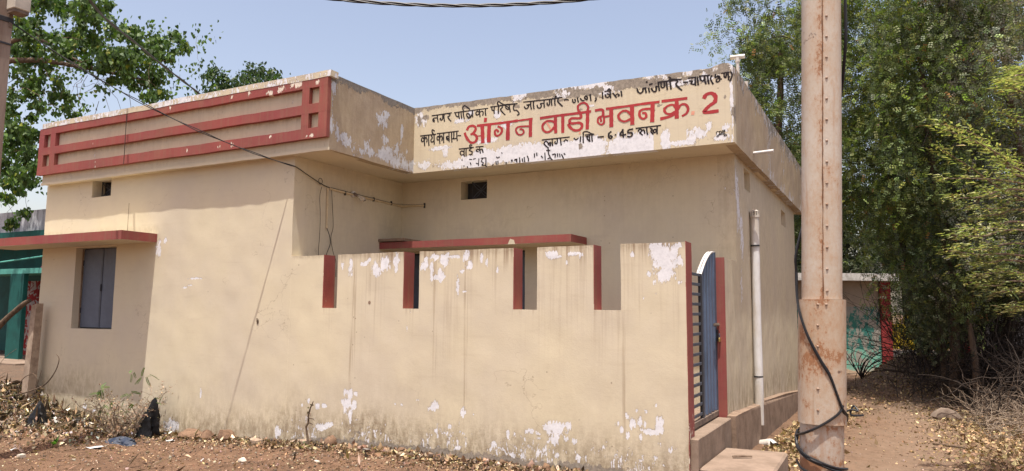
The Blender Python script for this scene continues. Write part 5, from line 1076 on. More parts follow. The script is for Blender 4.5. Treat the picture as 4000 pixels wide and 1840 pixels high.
# two long visible limbs
limb1 = [(-20.3, 1.8, 6.2), (-19.2, 2.2, 7.0), (-18.12, 2.6, 7.40), (-17.46, 2.95, 7.42), (-16.68, 3.37, 7.27), (-16.1, 3.8, 7.15), (-15.6, 4.2, 7.05)]
limb2 = [(-19.8, 2.2, 7.2), (-18.6, 2.45, 7.75), (-17.93, 2.64, 7.89), (-17.5, 2.85, 7.90), (-17.16, 3.07, 7.72), (-16.84, 3.27, 7.48), (-16.3, 3.6, 7.2)]
mt.tube(limb1, [.16, .11, .075, .06, .045, .03, .018], 8); mt.tube(limb2, [.12, .07, .05, .042, .035, .026, .015], 8)
extra = [np.array(p) for p in limb1[2:] + limb2[2:]]
limb_tree(mt, mbr, trunkL + [tuple(p) for p in []], [np.array(c) for c in cl if True], .32, rngL, wiggle=.10) if False else None
def limb_tree2(mt, mb, nodes, clusters, rng, wig=.1, rcap=.03):
    nodes = [(np.array(p, float), r) for p, r in nodes]
    order = sorted(range(len(clusters)), key=lambda i: min(np.linalg.norm(clusters[i] - q[0]) for q in nodes))
    for i in order:
        c = clusters[i]; P = np.array([q[0] for q in nodes]); d = np.linalg.norm(P - c, axis=1); j = int(np.argmin(d)); a, ra = nodes[j]; L = d[j]
        if L < .12: continue
        r = min(ra * .8, .007 + .010 * L, rcap); m = max(4, int(L / .2) + 2); off = rng.normal(0, wig * L, 3); pts = []; rads = []
        for k in range(m):
            t = k / (m - 1); p = a * (1 - t) + c * t + off * math.sin(math.pi * t) + rng.normal(0, .015, 3) * (0 < k < m - 1)
            pts.append(p); rads.append(r * (1 - t) + .004 * t)
            if k: nodes.append((p, rads[-1]))
        mb.tube(pts, rads, 5)
mt.tube(trunkL, [.36, .33, .30, .27, .22, .18, .14, .10], 10)
nodes = [(p, .05) for p in limb1[1:]] + [(p, .04) for p in limb2[1:]] + [(p, .08) for p in trunkL[3:]]
nodes += [((-17.9, 2.2, 6.5), .03), ((-18.4, 2.0, 5.6), .03), ((-18.9, 2.2, 4.9), .03)]
mt.tube([(-20.8, 1.5, 4.8), (-19.6, 1.8, 5.4), (-18.4, 2.0, 5.6), (-17.9, 2.2, 6.5)], [.12, .08, .05, .03], 7)
mt.tube([(-20.8, 1.5, 4.8), (-19.6, 2.0, 5.1), (-18.9, 2.2, 4.9), (-18.3, 2.5, 4.3)], [.10, .06, .04, .02], 7)
clx = [np.array(c) for c in cl]
back = [c + rngL.normal(0, .25, 3) + np.array([-.3, .9, -.1]) for c in clx if rngL.random() < .25]
limb_tree2(mt, mbr, nodes, clx + back, rngL)
# bare twigs hanging under the foliage
for k in range(46):
    b = clx[rngL.integers(0, len(clx))] if k > 22 else np.array([-16.5 + rngL.normal(0, .5), 3.3 + rngL.normal(0, .3), 6.9 + rngL.normal(0, .2)])
    d = rngL.normal(0, .35, 3) + np.array([0, 0, -.35]); p = [b]
    for q in range(5): d = d * .8 + rngL.normal(0, .10, 3); p.append(p[-1] + d * .38)
    mbr.tube(p, [.007, .006, .005, .004, .0035, .003], 4)
mt.build('trunk', M_bark, lt, smooth=True); mbr.build('branch', M_bark, lt, smooth=True)['kind'] = 'stuff'
P_, Sz = [], []
for c in LTa:
    n = int(230 * (c[3] / .2) ** 2 * .66)
    # sub-clumps give an uneven outline
    sub = c[:3] + rngL.normal(0, c[3] * .45, (5, 3))
    P_.append(sub[rngL.integers(0, 5, n)] + rngL.normal(0, c[3] * .36, (n, 3)))
for c in back: P_.append(c + rngL.normal(0, .26, (45, 3)))
P_ = np.concatenate(P_); n = len(P_)
palL = [(0.072, 0.124, 0.029), (0.098, 0.169, 0.036), (0.052, 0.098, 0.029), (0.065, 0.117, 0.039), (0.130, 0.208, 0.039), (0.260, 0.286, 0.046)]
w = rngL.random(n); idx = np.where(w < .3, 0, np.where(w < .5, 1, np.where(w < .72, 2, np.where(w < .88, 3, np.where(w < .97, 4, 5)))))
colL = np.array(palL)[idx] * np.exp(rngL.normal(0, .2, (n, 1)))
# hanging heart-shaped leaves : tips point down
R_ = rot_rand(n, rngL, .2)
down = np.stack([rngL.normal(0, .45, n), rngL.normal(0, .45, n), -np.ones(n)], 1); down /= np.linalg.norm(down, axis=1)[:, None]
side = np.cross(down, rngL.normal(0, 1, (n, 3))); side /= np.linalg.norm(side, axis=1)[:, None]
R_ = np.stack([down, side, np.cross(down, side)], 2)
leaves('foliage', P_, rngL.uniform(.065, .115, n), colL, M_leaf, lt, rngL, width=.92, tmpl=HEART, R=R_)

# small tree beyond the parapet
rngS = np.random.default_rng(5)
stt = empty('mango_tree', (-18.98, 10.05, 0), 'small dark green tree top showing above the left parapet', 'tree')
mt, mbr = MB(), MB(); STa = np.array(ST); cs = [c[:3] for c in STa]
low = [np.array((-18.9 + rngS.normal(0, 1.0), 10 + rngS.normal(0, .7), rngS.uniform(6.5, 8.6))) for _ in range(46)]
mt.tube([(-18.98, 10.05, -.1), (-18.9, 10.0, 2.5), (-19.1, 10.0, 4.5), (-18.98, 10.05, 6.3), (-18.95, 10.0, 7.8)], [.22, .19, .16, .13, .07], 9)
limb_tree2(mt, mbr, [((-19.1, 10.0, 4.5), .1), ((-18.98, 10.05, 6.3), .1), ((-18.95, 10., 7.2), .08), ((-18.95, 10.0, 7.8), .06)], cs + low, rngS)
mt.build('trunk', M_bark, stt, smooth=True); mbr.build('branch', M_bark, stt, smooth=True)['kind'] = 'stuff'
P_ = np.concatenate([c[:3] + rngS.normal(0, c[3] * .62, (75, 3)) for c in STa] + [c + rngS.normal(0, .3, (90, 3)) for c in low]); n = len(P_)
leaves('foliage', P_, rngS.uniform(.12, .19, n), pick([(.045, .085, .03), (.06, .10, .035), (.035, .065, .028), (.09, .12, .05)], n, rngS), M_leaf, stt, rngS, flat=.1, droop=.35, width=.26)

# ------------------------------------------------------------------ right : grove of small-leaved trees
rngR = np.random.default_rng(23)
# spray template : leaflets in two rows along a short arching stem
def spray_tmpl(nl, L, lw, ll, arch=.25, dens=1.0, ang=.9):
    V = []
    for i in range(nl):
        t = (i + .5) / nl; x = L * t; z = -arch * L * t * t
        for s in (-1, 1):
            a = s * ang
            d = np.array([math.cos(a), math.sin(a), -.15]); pr = np.array([-math.sin(a), math.cos(a), 0.])
            b = np.array([x, s * .003, z]); l = ll * (1 - .45 * abs(t - .45) * 1.6)
            V.append([b, b + d * l * .5 + pr * lw * .5 + [0, 0, .003], b + d * l, b + d * l * .5 - pr * lw * .5 + [0, 0, .003]])
    return np.array(V).reshape(-1, 3)
def sprays(name, pos, size, cols, T, parent, rng, flat=.6, R=None, mat=None):
    n = len(pos); R = rot_rand(n, rng, flat) if R is None else R
    V = np.einsum('nij,kj->nki', R, T) * size[:, None, None] + pos[:, None, :]
    k = len(T); q = k // 4
    F0 = np.concatenate([[4 * i, 4 * i + 1, 4 * i + 2, 4 * i + 3] for i in range(q)])
    F = (np.arange(n)[:, None] * k + F0[None]).ravel()
    C = np.repeat(np.concatenate([cols, np.ones((n, 1))], 1), k, 0)
    vv = np.repeat(np.exp(rng.normal(0, .16, (n * q, 1))), 4, 0); C[:, :3] *= vv
    return mesh_np(name, V.reshape(-1, 3), F, 4, mat or M_leaf, parent, colors=np.clip(C, 0, 1), kind='stuff')
SPR = spray_tmpl(3, .13, .032, .046, ang=.8)
# tree bases (trunk polyline), label, palette, crown box
PAL = dict(mid=[(0.092, 0.119, 0.050), (0.128, 0.159, 0.059), (0.173, 0.214, 0.069), (0.073, 0.095, 0.050)], light=[(0.155, 0.191, 0.059), (0.219, 0.253, 0.079), (0.110, 0.142, 0.059)], dark=[(0.059, 0.076, 0.044), (0.077, 0.095, 0.051), (0.110, 0.127, 0.069)], grey=[(0.146, 0.142, 0.109), (0.183, 0.182, 0.140), (0.100, 0.111, 0.079)])
TREES = [
 ('small-leaved green tree rising behind the right roof corner', [(-2.9, 11.5, -.2), (-2.8, 11.4, 2.2), (-2.5, 11.6, 4.2), (-2.3, 11.4, 6.2), (-2.2, 11.2, 7.8)], .15, 'mid', (-3.05, -1.0, 9.6, 13.0, 2.8, 9.6), 62),
 ('slender grove tree with bright green leaves just right of the steel pole', [(.55, 13.4, .3), (.42, 13.2, 2.0), (.1, 12.8, 4.0), (-.1, 12.4, 6.0), (-.1, 12.2, 8.0)], .13, 'light', (-1.3, .5, 9.8, 13.5, 1.75, 9.8), 70),
 ('broad dark tree standing farthest back behind the shed', [(.4, 19.5, 0), (.3, 19.4, 2.5), (.5, 19.3, 5), (.4, 19, 8)], .2, 'dark', (-4.2, 4.2, 18.6, 21, 2.7, 11.0), 85),
 ('tall grove tree with paired pale slender trunks in the middle', [(.95, 10.6, .1), (1.0, 10.5, 1.6), (.9, 10.3, 3.2), (.7, 10.1, 5.2), (.6, 10.0, 7.5)], .10, 'mid', (-.1, 1.6, 8.2, 11.5, 1.75, 8.8), 72),
 ('dark grove tree with a thick black bent trunk', [(1.95, 13.4, .2), (2.05, 13.3, 1.0), (2.15, 13.2, 1.6), (1.85, 13.1, 2.3), (1.5, 13.0, 3.2), (1.3, 12.9, 5), (1.2, 12.8, 7.5)], .26, 'dark', (.2, 2.9, 11.5, 15.5, 2.1, 9.8), 80),
 ('grove tree with greyish green leaves at the right edge', [(2.7, 10.8, .3), (2.6, 10.7, 2.2), (2.3, 10.4, 4.2), (2.1, 10.2, 6.0), (2.0, 10.0, 8.0)], .12, 'grey', (1.1, 3.0, 8.3, 11.5, 1.9, 8.8), 66),
]
for lab, tr, r0, pal, (x0, x1, y0, y1, z0, z1), nc in TREES:
    root = empty('grove_tree', tr[0], lab, 'tree', 'trees of the grove on the right')
    mt, mbr = MB(), MB(); cs = []; nc = int(nc * .86)
    while len(cs) < nc:
        p = np.array([rngR.uniform(x0, x1), rngR.uniform(y0, y1), rngR.uniform(z0, z1)])
        # keep the foliage off the building and thin it towards the top left
        if p[0] < -1.2 and p[1] < 9.2: continue
        if p[0] < .02 * p[1] and p[2] < 2.72: continue
        if p[0] < -.15 and p[2] < (3.35 if p[1] < 16 else 3.0): continue
        cs.append(p)
    if 'farthest' in lab: cs += [np.array([rngR.uniform(-3.6, 4.2), rngR.uniform(19, 20.5), rngR.uniform(2.6, 5.2)]) for _ in range(85)]; nc = len(cs)
    mt.tube(catmull(tr, 3), [r0 * (1 - .6 * i / (3 * (len(tr) - 1))) for i in range(3 * (len(tr) - 1) + 1)], 9)
    limb_tree2(mt, mbr, [(np.array(p), r0 * .6) for p in catmull(tr, 3)[4:]], cs, rngR, .12, .05)
    for k in range(26):
        b = cs[rngR.integers(0, nc)]; d = rngR.normal(0, .4, 3); p = [b]
        for q in range(4): d = d * .85 + rngR.normal(0, .12, 3); p.append(p[-1] + d * .45)
        mbr.tube(p, [.010, .008, .006, .005, .004], 4)
    bark = M_barkdark if pal in ('dark', 'light') else M_bark
    mt.build('trunk', bark, root, smooth=True, jitter=.012); mbr.build('branch', M_barkdark, root, smooth=True)['kind'] = 'stuff'
    pos = []
    for c in cs:
        m = int(rngR.uniform(170, 330)); rr = rngR.uniform(.25, .50)
        sub = c + rngR.normal(0, rr * .8, (6, 3)); pos.append(sub[rngR.integers(0, 6, m)] + rngR.normal(0, rr * .42, (m, 3)))
    cnt = [len(q) for q in pos]; pos = np.concatenate(pos); n = len(pos); col = pick(PAL[pal], n, rngR, .20) * np.repeat(np.exp(rngR.normal(0, .28, len(cnt))), cnt)[:, None]
    dead = rngR.random(n) < .012; col[dead] = np.array([.30, .15, .06]) * np.exp(rngR.normal(0, .2, (dead.sum(), 1)))
    yel = rngR.random(n) < .03; col[yel] = (.26, .26, .05)
    sprays('foliage', pos, rngR.uniform(.8, 1.35, n) * (1.7 if 'farthest' in lab else 1), col, SPR, root, rngR, .25)

# tree at the far right, near the viewer : long feathery yellow-green branches
rngF = np.random.default_rng(4)
ft = empty('acacia_tree', (2.9, 3.8, 0), 'feathery yellow-green branches of a near tree at the right edge', 'tree')
mt, mbr = MB(), MB()
mt.tube([(2.9, 3.8, -.2), (2.8, 3.7, 1.4), (2.6, 3.6, 2.6), (2.5, 3.5, 3.8), (2.4, 3.4, 5.2)], [.13, .11, .09, .07, .03], 8)
FR = spray_tmpl(9, .16, .011, .034, arch=.12, ang=1.1)
pos = []; Rm = []
for br in FB:
    tip, mid, rt = [np.array(p) for p in br]
    trk = np.array([2.55, 3.5, min(5, max(1.8, rt[2] - .25))])
    pts = [np.array(p) for p in catmull([tuple(trk), tuple(rt), tuple(mid), tuple(tip)], 8)]
    mbr.tube(pts, [.014 * (1 - .8 * i / len(pts)) for i in range(len(pts))], 5)
    main = (tip - rt); main /= np.linalg.norm(main)
    for i in range(1, len(pts)):
        for s in range(8 if i > 5 else 5):
            p = pts[i] + (pts[min(i + 1, len(pts) - 1)] - pts[i]) * rngF.random() + rngF.normal(0, .05, 3) * [1, 1, .55]
            sd = rngF.choice([-1, 1]); d = main * rngF.uniform(.4, 1.0) + sd * np.cross(main, [0, 0, 1]) * rngF.uniform(.4, 1.1) + np.array([0, 0, rngF.normal(.02, .16)])
            d /= np.linalg.norm(d); up = np.array([rngF.normal(0, .25), rngF.normal(0, .25), 1.]); sv = np.cross(up, d); sv /= np.linalg.norm(sv)
            pos.append(p); Rm.append(np.stack([d, sv, np.cross(d, sv)], 1))
mt.build('trunk', M_bark, ft, smooth=True); mbr.build('branch', M_twig, ft, smooth=True)['kind'] = 'stuff'
pos = np.array(pos); n = len(pos)
leaves('foliage', pos, rngF.uniform(.035, .085, n), pick([(.26, .27, .12), (.34, .34, .17), (.17, .20, .09), (.38, .35, .20)], n, rngF, .3), M_leaf, ft, rngF, width=.16, R=np.array(Rm))

# undergrowth and dead brush under the grove
rngB = np.random.default_rng(9)
def sticks(n, box, zf, L, r, rng, vert=.5, curl=.3, fork=2):
    mb = MB()
    for k in range(n):
        x = rng.uniform(box[0], box[1]); y = rng.uniform(box[2], box[3]); p = np.array([x, y, gz(x, y) + rng.uniform(-.03, zf)])
        d = rng.normal(0, 1, 3); d[2] = abs(d[2]) * vert; d /= np.linalg.norm(d) + 1e-6
        l = L * rng.uniform(.5, 1.3); m = 6; pts = [p]
        for q in range(m): d = d + rng.normal(0, curl, 3) * .5; d /= np.linalg.norm(d); pts.append(pts[-1] + d * l / m)
        rr = r * rng.uniform(.6, 1.3); mb.tube(pts, [rr * (1 - .7 * q / m) for q in range(m + 1)], 4)
        for f in range(fork):
            b = pts[rng.integers(2, m)]; d2 = d + rng.normal(0, .8, 3); d2 /= np.linalg.norm(d2)
            mb.tube([b, b + d2 * l * .2, b + (d2 + rng.normal(0, .3, 3)) * l * .38], [rr * .6, rr * .45, rr * .2], 3)
    return mb
ug = tag(sticks(420, (-.1, 2.9, 10.0, 14.5), .5, 1.8, .011, rngB, 1.6, .28).build('undergrowth', M_barkdark, None), 'tangle of thin dark stems and creepers below the grove', 'undergrowth', kind='stuff')
bp = tag(sticks(300, (1.05, 2.6, 5.9, 9.6), .22, .62, .007, rngB, .7, .5).build('brush_pile', M_twigpale, None), 'heap of bleached dry thorny branches beside the lane on the right', 'brush pile', kind='stuff')
tag(sticks(150, (1.0, 2.8, 7.5, 11.0), .8, 1.0, .011, rngB, .8, .5).build('brush_pile', M_barkdark, None), 'dark dead branches heaped at the foot of the grove', 'brush pile', kind='stuff')
for k, (x, y, hgt, lab) in enumerate(((1.25, 9.9, 2.2, 'thin brown stem standing in front of the paired trunks'), (.78, 10.9, 2.4, 'thin brown stem to the left of the paired trunks'), (1.15, 11.4, 2.6, 'thin pale stem behind the paired trunks'))):
    tag(MB().tube([(x, y, gz(x, y) - .1), (x + .02, y, .8), (x - .05, y, 1.5), (x + .05, y + .1, hgt)], [.065, .055, .048, .03], 8).build('sapling_trunk', M_bark, None, smooth=True), lab, 'tree', 'thin stems in front of the grove')
cc = MB()
for k in range(16):
    t = rngB.uniform(-1.2, .6); p = np.array([-.85, 13.9, .05]); d = np.array([math.sin(t) * .8, rngB.normal(0, .2), 1.0]); pts = [p + rngB.normal(0, .02, 3)]
    for q in range(7): d = d + np.array([.16 + rngB.normal(0, .1), rngB.normal(0, .1), -.10]); pts.append(pts[-1] + d / np.linalg.norm(d) * .15)
    cc.tube(pts, [.014 - .0015 * q for q in range(8)], 4)
tag(cc.build('dry_shrub', M_barkdark, None), 'small leafless curly twig bush at the left of the mound', 'shrub')
low = []
for k in range(200): low.append((rngB.uniform(.25, 2.9), rngB.uniform(9.8, 13.0), rngB.uniform(1.15, 2.5)))
low = [q for q in low if q[0] < 1.3 or q[2] > 1.95]
low = np.repeat(np.array(low), 90, 0) ; low = low + rngB.normal(0, .20, low.shape); nlow = len(low)
sprays('undergrowth_foliage', low, rngB.uniform(.6, 1.1, nlow), pick(PAL['dark'] + [(.12, .13, .06)], nlow, rngB), SPR, None, rngB, .4)
tag(bpy.data.objects['undergrowth_foliage'], 'dark low leaves hanging over the stems of the grove', 'undergrowth', kind='stuff')
tag(MB().tube([(.35, 4.95, gz(.4, 4.9) + .015), (.6, 4.75, gz(.6, 4.7) + .02), (.85, 4.6, gz(.85, 4.6) + .015)], [.012, .014, .009], 6).build('stick', M_bark), 'long dark stick lying across the dirt lane on the right', 'stick')

# ------------------------------------------------------------------ shed and compound behind the grove
def peel_wall(name, top, low_, zc):
    m, nt, out = new_mat(name); g = G(nt); P = g.pos()
    n = g.noise(g.scale(P, (1, 1, .6)), 4.5, 9, .72, .4); sepz = g.n('ShaderNodeSeparateXYZ'); nt.links.new(P, sepz.inputs[0])
    z = g.math('ADD', sepz.outputs['Z'], g.math('MULTIPLY', g.noise(P, 2, 3), .1))
    base = g.mix(g.ramp(z, zc, zc + .02), low_, top)
    c = g.mix(g.ramp(n, .47, .53), base, (.27, .255, .22))
    c = g.mix(g.ramp(g.noise(P, 9, 6, .7), .5, .7, 0, .5), c, (.40, .38, .33))
    c = g.mix(g.ramp(z, .10, -.05, 0, .7), c, (.50, .44, .36))
    g.bsdf(out, c, .85, n, .4, .01)
    return m
M_teal = peel_wall('peeled_teal_paint', (.03, .15, .125), (.16, .42, .32), .62)
M_beige = simple('shed_beige', (.36, .29, .22), .9, .1, 2, .3)
M_slabw = simple('whitewashed_slab', (.62, .60, .57), .9, .15, 6, .4, col2=(.40, .38, .35))
M_redw = simple('red_pillar_paint', (.30, .04, .038), .8, .1, 5, .3, col2=(.20, .03, .028))
M_yel = simple('yellow_gate_paint', (.42, .31, .02), .6, .1, 6, .2)
M_lime = simple('lime_pillar_paint', (.42, .52, .14), .8, .1, 4, .3)
M_darkw = simple('dark_grey_wall', (.12, .115, .11), .9, .1, 3, .3)  # even dark grey, the walls' own colour
def shed_pt(u, z, off=0):      # u metres along the shed front, off = towards the viewer
    o = np.array([-1.62, 17.75]); a = np.array([math.cos(YAW), math.sin(YAW)]); b = np.array([math.sin(YAW), -math.cos(YAW)])
    p = o + a * u + b * off; return (p[0], p[1], z)
def sbox(u0, u1, z0, z1, o0, o1):
    vs = [shed_pt(u, z, o) for z in (z0, z1) for o in (o0, o1) for u in (u0, u1)]
    return MB().add(vs, [(0, 2, 3, 1), (4, 5, 7, 6), (0, 1, 5, 4), (2, 6, 7, 3), (0, 4, 6, 2), (1, 3, 7, 5)])
shed = empty('shed', shed_pt(1, 0), 'low shed with white roof slab and peeling teal dado behind the trees', 'building')
sbox(-3.0, 1.3, -.3, 1.86, -3, 0).build('wall', M_teal, shed)
sbox(-3.0, 1.3, 1.862, 2.64, -3, -.02).build('wall', M_beige, shed)
sbox(-3.2, 1.75, 2.642, 2.86, -3.2, .35).build('roof_slab', M_slabw, shed)
sbox(1.31, 1.62, -.3, 2.64, -.2, .06).build('pillar', M_redw, shed)['label'] = 'red painted pillar'
cw = empty('compound_wall', shed_pt(5, 0), 'red and grey compound wall glimpsed through the dark trunks', 'wall')
sbox(3.55, 4.1, -.3, 2.1, -.2, 0).build('pillar', M_redw, cw)
sbox(1.63, 3.54, -.3, .55, -.15, 0).build('wall', M_darkw, cw)
sbox(4.11, 4.22, -.3, 1.7, -.2, 0).build('wall', M_beige, cw)
yg = empty('yellow_gate', shed_pt(2.6, .6), 'bright yellow barred gate glimpsed between the tree stems', 'gate')
sbox(1.66, 3.52, .60, 1.35, -.09, -.06).build('sheet', M_yel, yg)
for k in range(16): sbox(1.68 + k * .117, 1.70 + k * .117, .57, 1.62, -.05, -.03).build('bar', M_yel, yg)
tag(sbox(4.23, 4.48, -.3, 1.95, -.25, 0).build('gate_pillar', M_lime), 'lime green pillar left of the dark grey wall', 'pillar')
tag(sbox(4.5, 9.0, -.3, 2.3, -.25, -.02).build('grey_wall', M_darkw), 'plain dark grey wall at the far right edge', 'wall')

sd = empty('satellite_dish', (-.54, 19.19, 2.86), 'small white round dish on the slab of the shed', 'dish')
MB().tube([(-.54, 19.19, 2.80), (-.54, 19.19, 3.1)], .015, 6).build('mast', M_greyiron, sd)
MB().tube([(-.54, 19.10, 3.12), (-.54, 19.13, 3.12), (-.54, 19.16, 3.12)], [.19, .14, .02], 18).build('dish', M_pvc, sd, smooth=True)
# ------------------------------------------------------------------ green neighbour house (left)
M_grn = simple('green_house_paint', (.010, .095, .082), .7, .1, 3, .2, col2=(.008, .065, .058))
M_grn2 = simple('pale_green_paint', (.10, .36, .30), .7, .1, 4, .2, col2=(.07, .26, .22))
M_mold = simple('mouldy_whitewash', (.46, .47, .49), .9, .2, 3, .5, col2=(.17, .18, .19), stretch=(1.4, 1, .5))
gh = empty('green_house', (-18, 4, 0), 'deep green neighbouring house with mouldy white parapet', 'building')
MB().box(-24, -16.4, 3.3, 3.6, 3.42, 3.95).build('parapet', M_mold, gh, jitter=.01)
MB().box(-24, -16.4, 3.05, 3.3, 3.28, 3.42).build('roof_edge', M_grn, gh)
MB().box(-24, -16.4, 3.62, 9, 3.3, 3.42).build('roof_slab', M_grn, gh)
MB().box(-24, -16.6, 3.9, 4.1, 2.62, 3.28).build('wall', M_grn, gh)
MB().box(-24, -16.6, 3.10, 3.9, 2.44, 2.56).build('ledge', M_grn2, gh)
MB().box(-18.35, -17.80, 3.1, 3.2, .3, 2.44).build('pillar', M_grn, gh)
MB().box(-17.64, -16.6, 4.4, 4.6, -.2, 2.44).build('wall', M_grn, gh)
MB().box(-24, -18.8, 5.5, 5.7, -.2, 2.62).build('wall', M_grn, gh)
MB().box(-16.6, -16.4, 3.62, 9, -.2, 3.28).build('wall', M_grn, gh)
MB().box(-24, -16.6, 8.8, 9, -.2, 3.28).build('wall', M_grn, gh)
MB().box(-20, -16.4, 2.3, 5.4, -.2, .48).box(-20, -16.6, 1.8, 2.3, -.2, .28).build('porch', M_step, gh)
MB().tube([(-19.2, 3.08, 2.70), (-17.8, 3.1, 2.78), (-16.7, 3.08, 2.84)], .02, 5).build('pipe', M_grn2, gh)
m, nt, out = new_mat('curtain_print'); g = G(nt); P = g.pos()
v = g.noise(g.scale(P, (1, 1, .8)), 5.5, 3, .5, 1.5)
g.bsdf(out, g.mix(g.ramp(v, .49, .52), (.28, .035, .035), (.40, .36, .34)), .9)
cur = MB(); vs = []; N = 40
for i in range(N):
    x = -19.15 + i * .95 / (N - 1); vs += [(x, 3.75 + .035 * math.sin(i * 1.1), .52), (x, 3.75 + .03 * math.sin(i * 1.1 + .3), 2.30)]
cur.add(vs, [(2 * i, 2 * i + 2, 2 * i + 3, 2 * i + 1) for i in range(N - 1)])
tag(cur.build('curtain', m, None, smooth=True), 'red and white patterned curtain hanging in the green doorway', 'curtain')
tag(MB().tube([(-17.35, 3.3, 2.56), (-17.35, 3.3, 2.60), (-17.35, 3.3, 2.66)], [.09, .08, .02], 10).build('pink_bowl', simple('pink_plastic', (.55, .10, .16), .5)), 'small pink plastic thing lying on the green ledge', 'bowl')

# ------------------------------------------------------------------ litter on the ground
rngG = np.random.default_rng(31)
def litter(name, n, sampler, size, pal, label, lift=.006, flat=.75, cat='litter', width=.35, var=.3):
    xy = sampler(n); z = ground_np(xy[:, 0], xy[:, 1]); pos = np.column_stack([xy, z + lift + rngG.uniform(0, lift * 1.5, len(xy))])
    s = rngG.uniform(size[0], size[1], len(xy)) * np.exp(rngG.normal(0, .25, len(xy)))
    o = leaves(name, pos, s, pick(pal, len(xy), rngG, var), M_litter, None, rngG, flat=flat, width=width)
    return tag(o, label, cat, kind='stuff')
DRY = [(.30, .20, .12), (.36, .26, .15), (.22, .14, .085), (.12, .075, .045), (.46, .37, .25), (.07, .05, .035), (.17, .10, .06)]
def S_front(n):
    x = rngG.uniform(-12.2, -1.8, n * 3); y = rngG.uniform(-4.2, -.02, n * 3)
    keep = rngG.random(n * 3) < (.25 + .55 * gnoise(x, y, .9, 5)) * (.4 + .8 * np.exp(y / 1.0)) * np.where(x > -3, .5, 1)
    return np.column_stack([x, y])[keep][:n]
def S_heap(n):
    x = rngG.normal(-11.4, 1.2, n * 2); y = -np.abs(rngG.normal(0, .62, n * 2)) - .03
    k = (x > -14.5) & (x < -8.3); return np.column_stack([x, y])[k][:n]
litter('dry_leaf_litter', 13000, S_front, (.009, .030), DRY, 'scattered dry leaf bits on the earth in front of the wall', .004)
litter('dry_stalks', 320, S_front, (.07, .17), DRY, 'long dry husks and stalks scattered on the bare earth', .010, width=.10)
litter('heap_stalks', 480, S_heap, (.07, .19), DRY, 'long dry stalks and husks poking out of the leaf heap', .05, flat=.25, width=.09)
litter('rubbish_heap_litter', 11000, S_heap, (.02, .06), DRY + [(.40, .33, .25), (.12, .08, .06), (.50, .48, .45), (.05, .04, .03), (.05, .04, .03)], 'heap of dry leaves and broken plant stalks at the left corner', .02, flat=.4)
def S_foot(n):
    x = rngG.uniform(-9.2, -2.6, n); y = -np.abs(rngG.normal(0, .16, n)) - .02; return np.column_stack([x, y])
litter('wall_foot_litter', 5200, S_foot, (.015, .05), DRY, 'dry leaves and chips collected along the wall foot', .008, flat=.5)
def S_lane(n):
    a = np.column_stack([-1.42 + np.abs(rngG.normal(0, .30, n)), rngG.uniform(1.1, 9.0, n)]); a[:, 0] += np.clip(a[:, 1] - 6, 0, 9) * .1
    b = np.column_stack([rngG.normal(1.2, .45, n), rngG.uniform(2.5, 9.5, n)])
    c_ = np.column_stack([rngG.normal(.5, .9, n), rngG.normal(12.2, 1.7, n)])
    return np.concatenate([a[:n // 3], b[:n // 3], c_[:n // 3]])
litter('lane_leaf_litter', 19000, S_lane, (.022, .060), [(.36, .25, .13), (.42, .32, .18), (.28, .19, .11), (.17, .11, .07), (.21, .15, .09)], 'dry yellow leaves strewn beside the plinth and along the lane', .010, flat=.55)
# small stones as one mass
def pebbles(n, sampler, size, mat, name, label):
    xy = sampler(n); n = len(xy); s = rngG.uniform(*size, n) * np.exp(rngG.normal(0, .3, n))
    T = np.array([(1, 0, 0), (0, 1, 0), (-1, 0, 0), (0, -1, 0), (0, 0, .8), (0, 0, -.8)]); F0 = np.array([0, 1, 4, 1, 2, 4, 2, 3, 4, 3, 0, 4, 1, 0, 5, 2, 1, 5, 3, 2, 5, 0, 3, 5])
    R = rot_rand(n, rngG, .5); T = T[None] * rngG.uniform(.6, 1.3, (n, 1, 3)) * (1 + rngG.normal(0, .15, (n, 6, 1)))
    V = np.einsum('nij,nkj->nki', R, T) * s[:, None, None]; z = ground_np(xy[:, 0], xy[:, 1])
    V += np.column_stack([xy, z + s * .25])[:, None, :]
    o = mesh_np(name, V.reshape(-1, 3), (np.arange(n)[:, None] * 6 + F0).ravel(), 3, mat, None, kind='stuff', colors=np.repeat(np.concatenate([pick([(.22, .14, .09), (.18, .11, .07), (.27, .19, .14), (.11, .08, .06), (.34, .27, .21)], n, rngG), np.ones((n, 1))], 1), 6, 0))
    return tag(o, label, 'gravel', kind='stuff')
def S_peb(n):
    x = rngG.uniform(-12, -1.5, n); y = -rngG.exponential(1.3, n) - .03; k = y > -4.5; return np.column_stack([x, y])[k]
pebbles(7000, S_peb, (.005, .014), M_litter, 'gravel', 'small stones and clods scattered before the wall')
pebbles(1500, lambda n: np.column_stack([rngG.uniform(-1.5, 1.5, n), rngG.uniform(-1, 9, n)]), (.005, .013), M_litter, 'gravel', 'small stones scattered along the dirt lane')
def S_clod(n): return np.column_stack([rngG.uniform(-5.9, -3.0, n), -np.abs(rngG.normal(0, .07, n)) - .02])
pebbles(260, S_clod, (.014, .038), M_litter, 'clods', 'dark clods and crumbled plaster along the right wall foot')

